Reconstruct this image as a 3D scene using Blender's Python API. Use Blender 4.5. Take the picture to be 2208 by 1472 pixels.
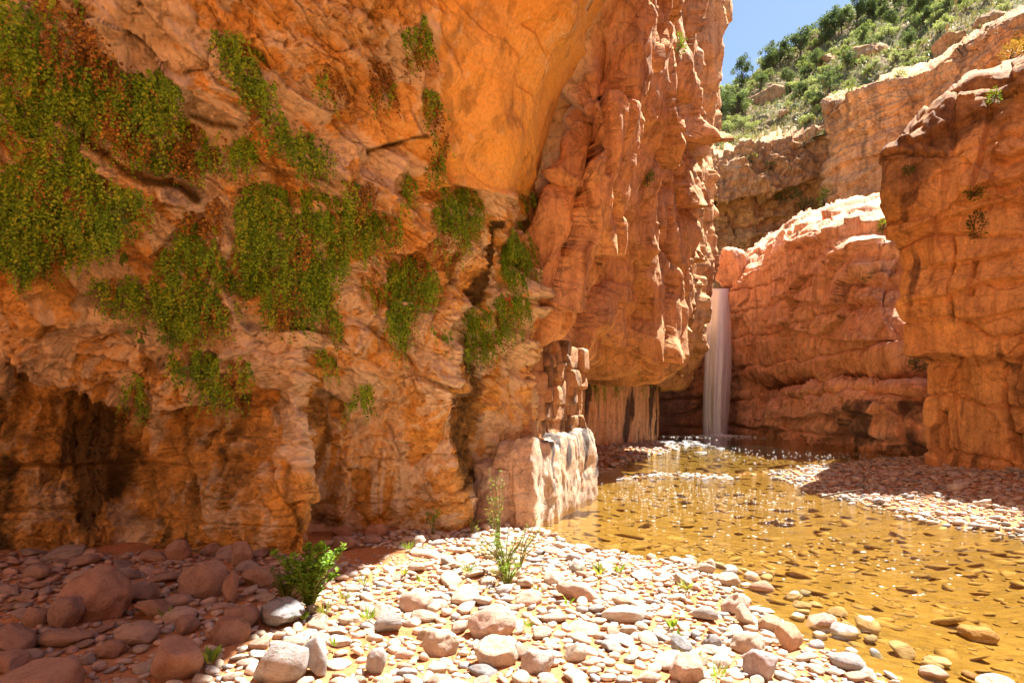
import bpy, bmesh, math, random
import numpy as np
from mathutils import Vector, Matrix, Euler

for o in list(bpy.data.objects):
    bpy.data.objects.remove(o)
random.seed(7)
rng = np.random.default_rng(11)
scene = bpy.context.scene
C = scene.collection
R = math.radians

# ------------------------------------------------------------------ camera
FPX = 22.0 / 36.0 * 2208.0           # focal length in photograph pixels
CAMZ = 1.7
HOR = 876.0                          # row of the horizon in the photograph
cam_d = bpy.data.cameras.new('camera')
cam_d.lens = 22.0; cam_d.sensor_width = 36.0; cam_d.shift_y = (HOR - 736.0) / 2208.0
cam_d.clip_start = 0.05; cam_d.clip_end = 2000.0
cam = bpy.data.objects.new('camera', cam_d); C.objects.link(cam)
cam.location = (0, 0, CAMZ); cam.rotation_euler = (R(90), 0, 0)
scene.camera = cam

# ------------------------------------------------------------------ sky, sun, exposure
SUN_AZ = R(50.0)                     # from +Y towards +X
SUN_EL = R(62.0)
world = bpy.data.worlds.new('World'); scene.world = world; world.use_nodes = True
wt = world.node_tree; wt.nodes.clear()
w_out = wt.nodes.new('ShaderNodeOutputWorld'); w_bg = wt.nodes.new('ShaderNodeBackground')
w_sky = wt.nodes.new('ShaderNodeTexSky'); w_sky.sky_type = 'NISHITA'; w_sky.sun_disc = False
w_sky.sun_elevation = SUN_EL; w_sky.sun_rotation = SUN_AZ
w_sky.altitude = 1200; w_sky.air_density = 1.0; w_sky.dust_density = 1.0; w_sky.ozone_density = 1.2
w_bg.inputs['Strength'].default_value = 0.056
wt.links.new(w_sky.outputs[0], w_bg.inputs['Color']); wt.links.new(w_bg.outputs[0], w_out.inputs[0])
sun_d = bpy.data.lights.new('sun', 'SUN'); sun_d.energy = 5.0; sun_d.angle = R(0.5); sun_d.color = (1.0, 0.965, 0.905)
sun = bpy.data.objects.new('sun', sun_d); C.objects.link(sun)
SUNV = Vector((math.sin(SUN_AZ) * math.cos(SUN_EL), math.cos(SUN_AZ) * math.cos(SUN_EL), math.sin(SUN_EL)))
sun.rotation_euler = SUNV.to_track_quat('Z', 'Y').to_euler(); sun.location = (20, 15, 40)
scene.view_settings.view_transform = 'Standard'; scene.view_settings.look = 'None'
scene.view_settings.gamma = 1.0; scene.view_settings.use_curve_mapping = False
scene.view_settings.exposure = 2.0
scene.render.engine = 'CYCLES'
scene.cycles.max_bounces = 10; scene.cycles.diffuse_bounces = 6; scene.cycles.glossy_bounces = 3
scene.cycles.transmission_bounces = 4; scene.cycles.transparent_max_bounces = 12

# ------------------------------------------------------------------ numpy noise
_perm = np.random.default_rng(3).permutation(256).astype(np.int32)
_perm = np.concatenate([_perm, _perm, _perm])
_g = np.random.default_rng(5).normal(size=(256, 3)).astype(np.float32)
_g /= np.linalg.norm(_g, axis=1)[:, None]
from concurrent.futures import ThreadPoolExecutor
_pool = ThreadPoolExecutor(4)
def pn(p):
    """Perlin noise at points p (N,3), about -0.7..0.7"""
    p = np.asarray(p, np.float32)
    if len(p) < 20000: return _pn(p)
    n = -(-len(p) // 12000)
    return np.concatenate(list(_pool.map(_pn, np.array_split(p, n))))
def _pn(p):
    i = np.floor(p).astype(np.int32); f = p - i; i &= 255
    w = f * f * f * (f * (f * 6 - 15) + 10)
    out = np.zeros(len(p), np.float32)
    for dx in (0, 1):
        a = _perm[i[:, 0] + dx]; wx = w[:, 0] if dx else 1 - w[:, 0]
        for dy in (0, 1):
            b = _perm[a + i[:, 1] + dy]; wy = wx * (w[:, 1] if dy else 1 - w[:, 1])
            for dz in (0, 1):
                g = _g[_perm[b + i[:, 2] + dz] & 255]
                d = g[:, 0] * (f[:, 0] - dx) + g[:, 1] * (f[:, 1] - dy) + g[:, 2] * (f[:, 2] - dz)
                out += wy * (w[:, 2] if dz else 1 - w[:, 2]) * d
    return out
def fbm(p, octv=4, gain=0.5, lac=2.03, mode=0):
    """mode 0 plain, 1 billow (rounded lumps), 2 ridged"""
    p = np.array(p, np.float32); out = np.zeros(len(p), np.float32); a = 1.0
    for k in range(octv):
        n = pn(p + 17.3 * k)
        if mode == 1: n = np.abs(n) * 2 - 0.5
        elif mode == 2: n = 0.5 - np.abs(n) * 2
        out += a * n; a *= gain; p = p * lac
    return out
def _h2(i, j, s):
    x = np.sin(i * 127.1 + j * 311.7 + s * 74.7) * 43758.5453
    return x - np.floor(x)
def worley(u, v, seed=0):
    """2-D cellular noise: F1, F2 and a random value of the nearest cell"""
    iu = np.floor(u); iv = np.floor(v)
    f1 = np.full(u.shape, 9.0); f2 = np.full(u.shape, 9.0); cid = np.zeros(u.shape)
    for di in (-1, 0, 1):
        for dj in (-1, 0, 1):
            ci = iu + di; cj = iv + dj
            d = np.hypot(ci + _h2(ci, cj, seed) - u, cj + _h2(ci, cj, seed + 1) - v)
            near = d < f1
            f2 = np.where(near, f1, np.minimum(f2, d)); cid = np.where(near, _h2(ci, cj, seed + 2), cid); f1 = np.where(near, d, f1)
    return f1, f2, cid
def facets(u, v, seed=0, tilt=1.0):
    """broken rock: every cell is a flat facet of its own offset and lean; returns offset and distance to the cell edge"""
    iu = np.floor(u); iv = np.floor(v)
    f1 = np.full(u.shape, 9.0); f2 = np.full(u.shape, 9.0); val = np.zeros(u.shape)
    for di in (-1, 0, 1):
        for dj in (-1, 0, 1):
            ci = iu + di; cj = iv + dj; du = u - ci - _h2(ci, cj, seed); dv = v - cj - _h2(ci, cj, seed + 1)
            d = np.abs(du) * .75 + np.abs(dv) * .6 + .35 * np.hypot(du, dv)
            w = _h2(ci, cj, seed + 2) - .5 + tilt * ((_h2(ci, cj, seed + 3) - .5) * du + (_h2(ci, cj, seed + 4) - .5) * dv)
            near = d < f1; f2 = np.where(near, f1, np.minimum(f2, d)); val = np.where(near, w, val); f1 = np.where(near, d, f1)
    return val, f2 - f1
def sstep(a, b, x):
    t = np.clip((x - a) / (b - a), 0, 1); return t * t * (3 - 2 * t)

# ------------------------------------------------------------------ geometry helpers
def W(px, py, d):
    """the point seen at photograph pixel (px, py), d metres in front of the camera"""
    return ((px - 1104.0) / FPX * d, d, CAMZ + (HOR - py) / FPX * d)
def to_px(P):
    P = np.asarray(P, np.float64); y = np.maximum(P[..., 1], 0.05)
    return 1104.0 + P[..., 0] / y * FPX, HOR - (P[..., 2] - CAMZ) / y * FPX
def hermite(P, seg):
    """monotone cubic through the control points along axis 0; seg[i] samples in span i"""
    P = np.asarray(P, np.float64); d = np.diff(P, axis=0)
    m = np.zeros_like(P); m[0] = d[0]; m[-1] = d[-1]
    a, b = d[:-1], d[1:]; s = a + b
    m[1:-1] = np.where(a * b > 0, 2 * a * b / np.where(np.abs(s) < 1e-9, 1e-9, s), 0)
    out = []
    for i in range(len(P) - 1):
        n = seg[i]; t = np.arange(n) / n
        if i == len(P) - 2: t = np.linspace(0, 1, n + 1)
        t = t.reshape((-1,) + (1,) * (P.ndim - 1))
        out.append((2*t**3 - 3*t**2 + 1) * P[i] + (t**3 - 2*t**2 + t) * m[i] + (-2*t**3 + 3*t**2) * P[i+1] + (t**3 - t**2) * m[i+1])
    return np.concatenate(out)
def loft(net, rseg, cseg):
    """net (rows, cols, 3) -> fine surface grid"""
    g = hermite(net, rseg)
    return np.swapaxes(hermite(np.swapaxes(g, 0, 1), cseg), 0, 1)
def normals(G, towards=(0, 0, 3)):
    du = np.gradient(G, axis=1); dv = np.gradient(G, axis=0)
    n = np.cross(du, dv); l = np.linalg.norm(n, axis=2, keepdims=True); n = n / np.maximum(l, 1e-9)
    if towards is not None:
        c = np.array(towards) - G
        if np.median((n * c).sum(2)) < 0: n = -n
    return n
def smooth_grid(a, k):
    """box-ish blur of a grid (rows, cols[,3])"""
    for ax in (0, 1):
        for _ in range(2):
            pad = [(0, 0)] * a.ndim; pad[ax] = (k, k)
            b = np.pad(a, pad, mode='edge'); c = np.cumsum(b, axis=ax)
            n = a.shape[ax]; w = 2 * k
            hi = np.take(c, np.arange(w, w + n), axis=ax); lo = np.take(c, np.arange(0, n), axis=ax)
            a = (hi - lo) / w
    return a
def raw_mesh(name, V, F, smooth=True):
    """V (N,3), F (M,3 or 4)"""
    me = bpy.data.meshes.new(name); V = np.asarray(V, np.float32); F = np.asarray(F, np.int32); k = F.shape[1]
    me.vertices.add(len(V)); me.vertices.foreach_set('co', V.ravel())
    me.loops.add(F.size); me.loops.foreach_set('vertex_index', F.ravel())
    me.polygons.add(len(F)); me.polygons.foreach_set('loop_start', np.arange(0, F.size, k, dtype=np.int32))
    me.polygons.foreach_set('use_smooth', np.full(len(F), smooth))
    me.update(calc_edges=True)
    return me
def grid_faces(r, c, flip=False):
    i = np.arange(r - 1)[:, None] * c + np.arange(c - 1)[None, :]
    f = np.stack([i, i + 1, i + c + 1, i + c], -1).reshape(-1, 4)
    return f[:, ::-1] if flip else f
def attr(me, name, vals):
    a = me.attributes.new(name, 'FLOAT', 'POINT'); a.data.foreach_set('value', np.asarray(vals, np.float32).ravel())
def colattr(me, cols):
    a = me.color_attributes.new('tint', 'FLOAT_COLOR', 'POINT')
    c = np.ones((len(cols), 4), np.float32); c[:, :3] = cols; a.data.foreach_set('color', c.ravel())
def link(name, me, mat=None, parent=None):
    o = bpy.data.objects.new(name, me); C.objects.link(o)
    if mat is not None and me is not None and not me.materials: me.materials.append(mat)
    if parent is not None: o.parent = parent
    return o
def tag(o, label, cat, group=None, kind=None):
    if label: o['label'] = label
    if cat: o['category'] = cat
    if group: o['group'] = group
    if kind: o['kind'] = kind
    return o
def struct(o, label=None):
    o['kind'] = 'structure'
    if label: o['label'] = label
    return o
def empty(name, loc=(0, 0, 0)):
    o = bpy.data.objects.new(name, None); o.empty_display_size = 0.2; o.location = loc; C.objects.link(o); return o
def seg_dist(X, Y, pts):
    """signed distance (positive on the right-hand side of travel) to a polyline, and the fraction along it"""
    best = np.full(X.shape, 1e9); sg = np.ones(X.shape); al = np.zeros(X.shape)
    n = len(pts) - 1
    for k in range(n):
        (x0, y0), (x1, y1) = pts[k][:2], pts[k + 1][:2]
        dx, dy = x1 - x0, y1 - y0; L = dx * dx + dy * dy + 1e-9
        t = np.clip(((X - x0) * dx + (Y - y0) * dy) / L, 0, 1)
        ex, ey = X - x0 - t * dx, Y - y0 - t * dy; d = np.hypot(ex, ey)
        s = np.where(dx * ey - dy * ex >= 0, 1.0, -1.0)
        m = d < best; best = np.where(m, d, best); sg = np.where(m, s, sg); al = np.where(m, (k + t) / n, al)
    return best * sg, al
def inside(X, Y, poly):
    r = np.zeros(X.shape, bool); n = len(poly)
    for k in range(n):
        x0, y0 = poly[k]; x1, y1 = poly[(k + 1) % n]
        c = ((y0 > Y) != (y1 > Y)) & (X < (x1 - x0) * (Y - y0) / ((y1 - y0) if y1 != y0 else 1e-9) + x0); r ^= c
    return r
def poly_sd(X, Y, poly):
    d, _ = seg_dist(X, Y, list(poly) + [poly[0]]); return np.where(inside(X, Y, poly), np.abs(d), -np.abs(d))

# ------------------------------------------------------------------ materials
def mat_new(name):
    m = bpy.data.materials.new(name); m.use_nodes = True; m.node_tree.nodes.clear(); return m, m.node_tree
class NT:
    """a small helper to write node trees in one line each"""
    def __init__(s, t): s.t = t
    def n(s, typ, **kw):
        x = s.t.nodes.new('ShaderNode' + typ)
        for k, v in kw.items(): setattr(x, k, v)
        return x
    def put(s, sock, v):
        if isinstance(v, bpy.types.NodeSocket): s.t.links.new(v, sock)
        elif v is not None:
            if sock.type == 'RGBA' and len(v) == 3: v = (*v, 1)
            sock.default_value = v
    def noise(s, vec, scale, detail=5, rough=0.55, dist=0.0):
        x = s.n('TexNoise'); s.put(x.inputs['Vector'], vec)
        x.inputs['Scale'].default_value = scale; x.inputs['Detail'].default_value = detail
        x.inputs['Roughness'].default_value = rough; x.inputs['Distortion'].default_value = dist
        return x.outputs['Fac']
    def map(s, vec, scale=(1, 1, 1), rot=(0, 0, 0)):
        x = s.n('Mapping'); s.put(x.inputs['Vector'], vec); x.inputs['Scale'].default_value = scale; x.inputs['Rotation'].default_value = rot
        return x.outputs[0]
    def ramp(s, f, *stops):
        x = s.n('ValToRGB'); e = x.color_ramp.elements
        while len(e) < len(stops): e.new(0.5)
        for el, (p, c) in zip(e, stops):
            el.position = p; el.color = (*c, 1) if not isinstance(c, (int, float)) else (c, c, c, 1)
        s.put(x.inputs[0], f); return x.outputs[0]
    def mix(s, f, a, b, mode='MIX'):
        x = s.n('Mix', data_type='RGBA', blend_type=mode); s.put(x.inputs['Factor'], f); s.put(x.inputs[6], a); s.put(x.inputs[7], b)
        return x.outputs[2]
    def math(s, op, a, b=None, c=None, clamp=False):
        x = s.n('Math', operation=op, use_clamp=clamp); s.put(x.inputs[0], a); s.put(x.inputs[1], b)
        if c is not None: s.put(x.inputs[2], c)
        return x.outputs[0]
    def attr(s, name):
        return s.n('Attribute', attribute_name=name)
    def bump(s, h, dist, strength=1.0, nrm=None):
        x = s.n('Bump'); s.put(x.inputs['Height'], h); x.inputs['Distance'].default_value = dist; x.inputs['Strength'].default_value = strength
        if nrm is not None: s.put(x.inputs['Normal'], nrm)
        return x.outputs[0]
    def out(s, sh):
        o = s.n('OutputMaterial'); s.t.links.new(sh, o.inputs['Surface'])
    def princ(s, col, rough=0.8, nrm=None, spec=0.3):
        x = s.n('BsdfPrincipled'); s.put(x.inputs['Base Color'], col); s.put(x.inputs['Roughness'], rough)
        x.inputs['Specular IOR Level'].default_value = spec
        if nrm is not None: s.put(x.inputs['Normal'], nrm)
        return x.outputs[0]

def rock_material(name, c_lo, c_hi, c_alt, c_dark, c_pale, sc=1.0, strata=0.0, bump=0.03, fine=1.0, streak=0.0, lines=0.3, aniso=False):
    m, t = mat_new(name); k = NT(t)
    co = k.n('TexCoord').outputs['Object']
    big = k.noise(co, 0.55 * sc, 6, 0.6, 0.6)
    col = k.mix(k.ramp(big, (0.36, 0.0), (0.62, 1.0)), c_lo, c_hi)
    st = k.noise(k.map(co, (0.5 * sc, 0.5 * sc, 3.0 * sc), (0.06, 0.1, 0)), 1.6, 7, 0.65, 0.8)
    col = k.mix(k.math('MULTIPLY', k.ramp(st, (0.42, 0.0), (0.6, 1.0)), 0.35 + strata), col, c_alt)
    if streak:
        sk = k.noise(k.map(co, (2.2 * sc, 2.2 * sc, 0.16 * sc)), 1.0, 5, 0.6, 0.3)
        col = k.mix(k.math('MULTIPLY', k.ramp(sk, (0.5, 0.0), (0.66, 1.0)), streak), col, c_dark)
    mid = k.noise(k.map(co, (1, 1, 0.22)) if aniso else co, 5.0 * sc, 8, 0.66 if aniso else 0.72, 0.4)
    fin = k.noise(co, 26.0 * sc, 6, 0.75)
    slabf = k.attr('slab').outputs['Fac']; rgh = k.math('SUBTRACT', 1.0, k.math('MULTIPLY', slabf, 0.88))
    if aniso:      # thin run-off streaks down the face
        rs = k.noise(k.map(co, (7.0 * sc, 7.0 * sc, 0.30 * sc)), 1.0, 6, 0.62, 0.25)
        col = k.mix(0.8, col, k.ramp(rs, (0.32, (0.60, 0.50, 0.48)), (0.48, (1, 1, 1)), (0.70, (1.18, 1.2, 1.2))), 'MULTIPLY')
    brown = tuple(0.55 * a + 0.45 * b for a, b in zip(c_dark, c_lo))
    # dark grit, seams and pits of the stone itself
    grit = k.ramp(k.noise(k.map(co, (1, 1, 0.8), (0.3, 0.2, 0.1)), 11.0 * sc, 8, 0.78, 0.8), (0.53, 0.0), (0.66, 1.0))
    zone = k.ramp(k.noise(co, 1.3 * sc, 4, 0.6, 0.5), (0.42, 0.1), (0.62, 1.0))
    col = k.mix(k.math('MULTIPLY', rgh, k.math('MULTIPLY', k.math('MULTIPLY', grit, zone), 0.6 * fine)), col, brown)
    seam = k.math('ABSOLUTE', k.math('SUBTRACT', k.noise(k.map(co, (1, 1, 1.7), (0.2, 0.5, 0.3)), 1.9 * sc, 6, 0.62, 1.2), 0.5))
    sl = k.ramp(seam, (0.0, 1.0), (0.022, 0.0))
    col = k.mix(k.math('MULTIPLY', k.math('SUBTRACT', 1.0, slabf), k.math('MULTIPLY', sl, lines)), col, brown)
    col = k.mix(k.math('MULTIPLY', rgh, 0.85), col, k.ramp(mid, (0.30, (0.58, 0.50, 0.44)), (0.47, (1, 1, 1)), (0.70, (1.28, 1.25, 1.18))), 'MULTIPLY')
    col = k.mix(0.6 * fine, col, k.ramp(fin, (0.3, 0.45), (0.5, 1.0), (0.72, 1.25)), 'MULTIPLY')
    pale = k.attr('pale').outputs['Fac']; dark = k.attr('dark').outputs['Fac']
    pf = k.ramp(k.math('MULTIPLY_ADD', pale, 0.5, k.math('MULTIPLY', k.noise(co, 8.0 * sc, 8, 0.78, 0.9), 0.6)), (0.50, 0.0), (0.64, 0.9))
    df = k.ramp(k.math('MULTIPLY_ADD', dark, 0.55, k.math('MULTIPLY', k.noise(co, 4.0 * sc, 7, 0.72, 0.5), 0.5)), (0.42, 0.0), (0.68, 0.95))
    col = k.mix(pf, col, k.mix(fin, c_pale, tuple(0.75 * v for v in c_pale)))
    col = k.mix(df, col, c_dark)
    h = k.math('ADD', k.math('ADD', k.math('MULTIPLY', mid, 1.0), k.math('MULTIPLY', fin, 0.4)), k.math('MULTIPLY', k.math('MULTIPLY', k.math('SUBTRACT', 1.0, slabf), sl), -0.2))
    nr = k.bump(k.math('MULTIPLY', h, rgh), bump * 1.6, 1.0)
    k.out(k.princ(col, 0.86, nr, 0.2))
    return m
def bedding(s, z, warp, lh, bw, seed):
    """jointed, bedded rock: offset (-0.5..0.5) of each block and the distance in metres to its nearest joint"""
    zl = z / lh + 0.9 * np.sin(z / lh * 0.37 + seed) + warp; lay = np.floor(zl); fz = zl - lay
    h1 = _h2(lay, lay * 0.37, seed); wd = bw * (0.55 + 0.9 * _h2(lay, lay * .71, seed + 3))
    sl = s / wd + 10 * _h2(lay, lay * 1.3, seed + 5) + 0.25 * warp; cl = np.floor(sl); fs = sl - cl
    rnd = _h2(lay, cl, seed + 7); j = np.minimum(np.minimum(fz, 1 - fz) * lh, np.minimum(fs, 1 - fs) * wd)
    return 0.55 * h1 + 0.45 * rnd - 0.5, j, rnd

# ================================================================== LARGE STRUCTURE
M_near = rock_material('alcove_rock', (0.66, 0.335, 0.070), (0.78, 0.43, 0.105), (0.72, 0.45, 0.17), (0.06, 0.036, 0.012), (0.88, 0.70, 0.46), 1.0, 0.2, 0.030)
M_cliff = rock_material('canyon_rock', (0.60, 0.30, 0.125), (0.72, 0.40, 0.185), (0.64, 0.37, 0.20), (0.07, 0.04, 0.026), (0.82, 0.64, 0.50), 0.6, 0.2, 0.035, aniso=True)
M_mid = rock_material('mid_rock', (0.66, 0.325, 0.185), (0.76, 0.42, 0.255), (0.68, 0.43, 0.29), (0.10, 0.06, 0.045), (0.74, 0.56, 0.45), 0.5, 0.15, 0.05, aniso=True, lines=0.12)
M_wall = rock_material('varnished_rock', (0.66, 0.33, 0.12), (0.78, 0.43, 0.16), (0.60, 0.30, 0.13), (0.08, 0.04, 0.026), (0.76, 0.52, 0.34), 0.6, 0.15, 0.03, streak=0.2, aniso=True, lines=0.12)
M_far = rock_material('far_rock', (0.62, 0.31, 0.13), (0.74, 0.42, 0.19), (0.60, 0.31, 0.15), (0.14, 0.09, 0.065), (0.74, 0.56, 0.40), 0.22, 0.45, 0.14, streak=0.3, aniso=True, lines=0.12)

def cliff(name, G, disp, mat, pale=None, dark=None, label=None, towards=(0, 0, 3), nblur=6):
    n = normals(G, towards)
    if nblur: n = smooth_grid(n, nblur); n /= np.maximum(np.linalg.norm(n, axis=2, keepdims=True), 1e-6)
    P = G + n * disp[..., None]
    r, c = G.shape[:2]
    me = raw_mesh(name, P.reshape(-1, 3), grid_faces(r, c))
    slab_ = globals().get('SLAB'); attr(me, 'slab', slab_ if (slab_ is not None and slab_.size == r * c) else np.zeros(r * c))
    attr(me, 'pale', pale if pale is not None else np.zeros(r * c)); attr(me, 'dark', dark if dark is not None else np.zeros(r * c))
    o = link(name, me, mat); struct(o, label)
    return o, P, n
def ledge(D, X, Y, pts, amp, up, dn, rec=0.6, soft=3.0, fade=0.12):
    """a protruding lip along a line of the rock face, undercut on the right-hand side of the line"""
    d, t = seg_dist(X, Y, pts); w = sstep(0, fade, t) * sstep(1, 1 - fade, t)
    s = np.clip(d / soft, -1, 1) * 0.5 + 0.5
    hi = amp * np.exp(-np.maximum(-d, 0) / up); lo = -rec * amp * np.exp(-np.maximum(d, 0) / dn)
    D += w * (hi * (1 - s) + lo * s)
def crack(D, X, Y, pts, depth, width):
    d, t = seg_dist(X, Y, pts); D -= depth * np.exp(-(d / width) ** 2) * sstep(0, 0.06, t) * sstep(1, 0.94, t)
def bump(D, X, Y, cx, cy, rx, ry, amp, pw=2.0):
    q = ((X - cx) / rx) ** 2 + ((Y - cy) / ry) ** 2; D += amp * np.exp(-q ** (pw / 2))
def streak(Mk, X, Y, x0, y0, x1, y1, w, a, wob):
    """a stain running down the face from (x0,y0) to (x1,y1)"""
    t = np.clip((Y - y0) / (y1 - y0), 0, 1); cx = x0 + (x1 - x0) * t + wob
    q = np.exp(-((X - cx) / (w * (0.7 + 0.6 * t))) ** 2) * sstep(y0 - 8, y0 + 12, Y) * sstep(y1 + 15, y1 - 40, Y)
    np.maximum(Mk, a * q, out=Mk)

# ------------------------------------------------------------------ the near alcove wall
rowpx = [  # columns, left to right, by photograph pixel of each row
 [-1400, -500, -100, 100, 280, 450, 640, 690, 860, 970, 1015, 1065, 1165],
 [-1400, -500, -100, 100, 280, 450, 655, 695, 860, 975, 1015, 1062, 1165],
 [-1400, -500, -100, 100, 280, 450, 650, 695, 860, 970, 1015, 1062, 1165],
 [-1400, -500, -100, 100, 280, 450, 640, 690, 860, 968, 1015, 1062, 1165],
 [-1400, -500, -100, 100, 280, 450, 630, 690, 860, 965, 1015, 1062, 1165],
 [-1400, -500, -100, 100, 280, 450, 620, 690, 860, 960, 1015, 1060, 1160],
 [-1400, -500, -100, 100, 280, 450, 610, 690, 860, 955, 1010, 1050, 1105],
 [-1400, -500, -100, 100, 280, 450, 610, 710, 870, 970, 1040, 1115, 1180],
 [-1400, -500, -100, 100, 280, 450, 620, 740, 880, 990, 1080, 1170, 1250]]
rowpy = [1300, 1190, 1040, 900, 760, 600, 420, 220, 0]
rowd = [
 [5.5, 6.4, 6.6, 6.6, 6.8, 6.5, 6.25, 7.6, 8.0, 8.1, 8.9, 9.3, 9.7],
 [5.5, 6.4, 6.6, 6.6, 6.8, 6.5, 6.25, 7.6, 8.0, 8.1, 8.9, 9.3, 9.7],
 [5.6, 6.6, 6.75, 6.75, 7.05, 6.55, 6.3, 7.6, 7.9, 8.0, 8.8, 9.3, 9.7],
 [5.6, 6.6, 6.8, 6.85, 7.1, 6.9, 6.5, 7.5, 7.8, 7.9, 8.6, 9.15, 9.7],
 [5.3, 6.0, 6.2, 6.3, 6.5, 6.6, 6.6, 7.1, 7.5, 7.7, 8.35, 8.8, 9.6],
 [5.0, 5.6, 5.8, 5.9, 6.1, 6.3, 6.5, 6.7, 7.3, 7.6, 7.9, 8.5, 9.4],
 [4.6, 5.2, 5.4, 5.6, 5.8, 6.0, 6.2, 6.4, 6.9, 7.4, 7.7, 7.9, 8.4],
 [4.3, 4.9, 5.1, 5.3, 5.5, 5.7, 5.9, 6.1, 6.6, 6.8, 7.0, 7.2, 7.6],
 [4.0, 4.5, 4.7, 4.9, 5.1, 5.3, 5.6, 5.8, 6.2, 6.4, 6.6, 6.7, 7.0]]
net = [[W(x, (y + (-62 if (j >= 7 and i < 2) else 0)), d) for j, (x, d) in enumerate(zip(xs, ds))] for i, (xs, y, ds) in enumerate(zip(rowpx, rowpy, rowd))]
for z, xs, ys in ((9.0, [-9, -6, -4.5, -3.6, -2.8, -2.0, -1.1, -.8, -.2, .35, .75, 1.2, 1.7], [3, 3.3, 3.5, 3.7, 4, 4.2, 4.4, 4.6, 5, 5.2, 5.4, 5.6, 5.8]),
                  (14.0, [-9, -6, -4.2, -3.2, -2.3, -1.4, -.4, -.1, .7, 1.3, 1.9, 2.6, 3.3], [2.4, 2.5, 2.6, 2.8, 3, 3.2, 3.4, 3.6, 3.9, 4, 4.2, 4.4, 4.6]),
                  (22.0, [-9, -6, -4.2, -3.2, -2.3, -1.4, -.4, .1, .9, 1.6, 2.2, 2.9, 3.6], [5, 5, 5, 5, 5.2, 5.4, 5.6, 5.8, 6, 6, 6.2, 6.3, 6.5]),
                  (23.0, [-9, -6, -4.2, -3.2, -2.3, -1.4, -.4, .1, .9, 1.6, 2.2, 2.9, 3.6], [14] * 13)):
    net.append([(x, y, z) for x, y in zip(xs, ys)])
net = np.array(net, np.float64)
back = net[:, -1:] + np.array([0.05, 2.6, 0.0])
net = np.concatenate([net, back], axis=1)
# columns beyond the left edge of the picture are coarse
G = loft(net, [18, 90, 80, 80, 90, 100, 100, 110, 50, 16, 12, 4], [6, 24, 66, 60, 58, 66, 34, 66, 50, 32, 32, 56, 18])
X, Y = to_px(G); sh = X.shape; p3 = G.reshape(-1, 3).astype(np.float32)
infr = sstep(-420, -150, Y)                       # fine relief only where the face is in view
warp = np.stack([fbm(p3 * 0.9 + 5, 3), fbm(p3 * 0.9 + 25, 3), fbm(p3 * 0.9 + 45, 3)], 1)
slab = (sstep(915, 965, X) * sstep(1300, 1240, X) * sstep(425, 395, Y)).astype(np.float32)
slab = np.maximum(slab, 0.55 * sstep(0.05, 0.25, fbm(p3 * 0.8 + 91, 3).reshape(sh)) * sstep(620, 760, X) * sstep(420, 300, Y))
rough = 1 - 0.90 * slab; SLAB = slab
# coordinates turned along the diagonal bedding of the upper left
ca, sa = math.cos(R(34)), math.sin(R(34))
bx = np.stack([p3[:, 0] * ca - p3[:, 2] * sa, p3[:, 1], p3[:, 0] * sa + p3[:, 2] * ca], 1)
low = sstep(760, 940, Y)                          # the fluted lower wall
D = np.zeros(sh)
D += 0.26 * fbm(p3 * 0.75 + 3 * 0.3 * warp, 3).reshape(sh) * (0.35 + 0.65 * rough) * (1 - 0.55 * low)
bed = fbm(bx * np.array([0.7, 0.9, 2.6]) + 0.8 * warp, 5, 0.52, mode=2).reshape(sh)
D += 0.15 * bed * rough * (1 - 0.8 * low)
flute = fbm(p3 * np.array([3.6, 3.0, 0.55]) + 1.1 * warp, 4, 0.5, mode=1).reshape(sh)
D += (0.06 + 0.01 * low) * flute * rough * sstep(560, 800, Y)
lump = fbm(p3 * 3.3 + 1.3 * warp, 5, 0.55, mode=1).reshape(sh)
D += 0.055 * lump * rough * (1 - 0.75 * low) * infr
va, fe = facets((bx[:, 0] * 1.3 + 0.5 * warp[:, 0]).reshape(sh), (bx[:, 2] * 2.6 + 0.5 * warp[:, 1]).reshape(sh), 61, 2.0)
D += (0.15 * va * (0.12 + 0.88 * rough) - 0.05 * np.exp(-fe / 0.03) * np.clip(rough - .12, 0, 1)) * (1 - low) * infr
va, fe = facets((bx[:, 0] * 4.0 + 0.8 * warp[:, 1]).reshape(sh), (bx[:, 2] * 6.5 + 0.8 * warp[:, 0]).reshape(sh), 67, 2.0)
D += (0.045 * va - 0.012 * np.exp(-fe / 0.04)) * rough * (1 - 0.6 * low) * infr
va, fe = facets((p3[:, 0] * 2.2 + 0.4 * warp[:, 0]).reshape(sh), (p3[:, 2] * 0.95 + 0.3 * warp[:, 1]).reshape(sh), 71, 1.6)
D += low * (0.085 * va - 0.03 * np.exp(-fe / 0.03))
off, jn, _ = bedding(p3[:, 0].reshape(sh), p3[:, 2].reshape(sh), 0.12 * warp[:, 2].reshape(sh), 0.75, 1.3, 63)
D += low * (0.12 * off - 0.04 * np.exp(-jn / 0.015))
f1, f2, cid = worley((bx[:, 0] * 1.5 + 0.5 * warp[:, 0]).reshape(sh), (bx[:, 2] * 3.2 + 0.5 * warp[:, 1]).reshape(sh), 4)
D += (0.10 * (cid - 0.5) * sstep(0.0, 0.10, f2 - f1) - 0.03 * sstep(0.08, 0.0, f2 - f1)) * (0.04 + 0.8 * rough) * (1 - 0.5 * low) * infr
pit = fbm(p3 * 9.0 + 1.5 * warp, 4, 0.6).reshape(sh)
D += 0.03 * fbm(p3 * 5.2 + 2 * warp, 5, 0.62, mode=2).reshape(sh) * (0.25 + 0.75 * rough) * infr + 0.011 * fbm(p3 * 17, 3, 0.7).reshape(sh) * (0.3 + 0.7 * rough) * infr
D += 0.022 * pit * rough * infr - 0.05 * sstep(0.28, 0.5, pit) * rough * infr
wx = 14 * fbm(p3 * 1.6 + 60, 3).reshape(sh)       # waviness of hand-placed lines
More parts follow.
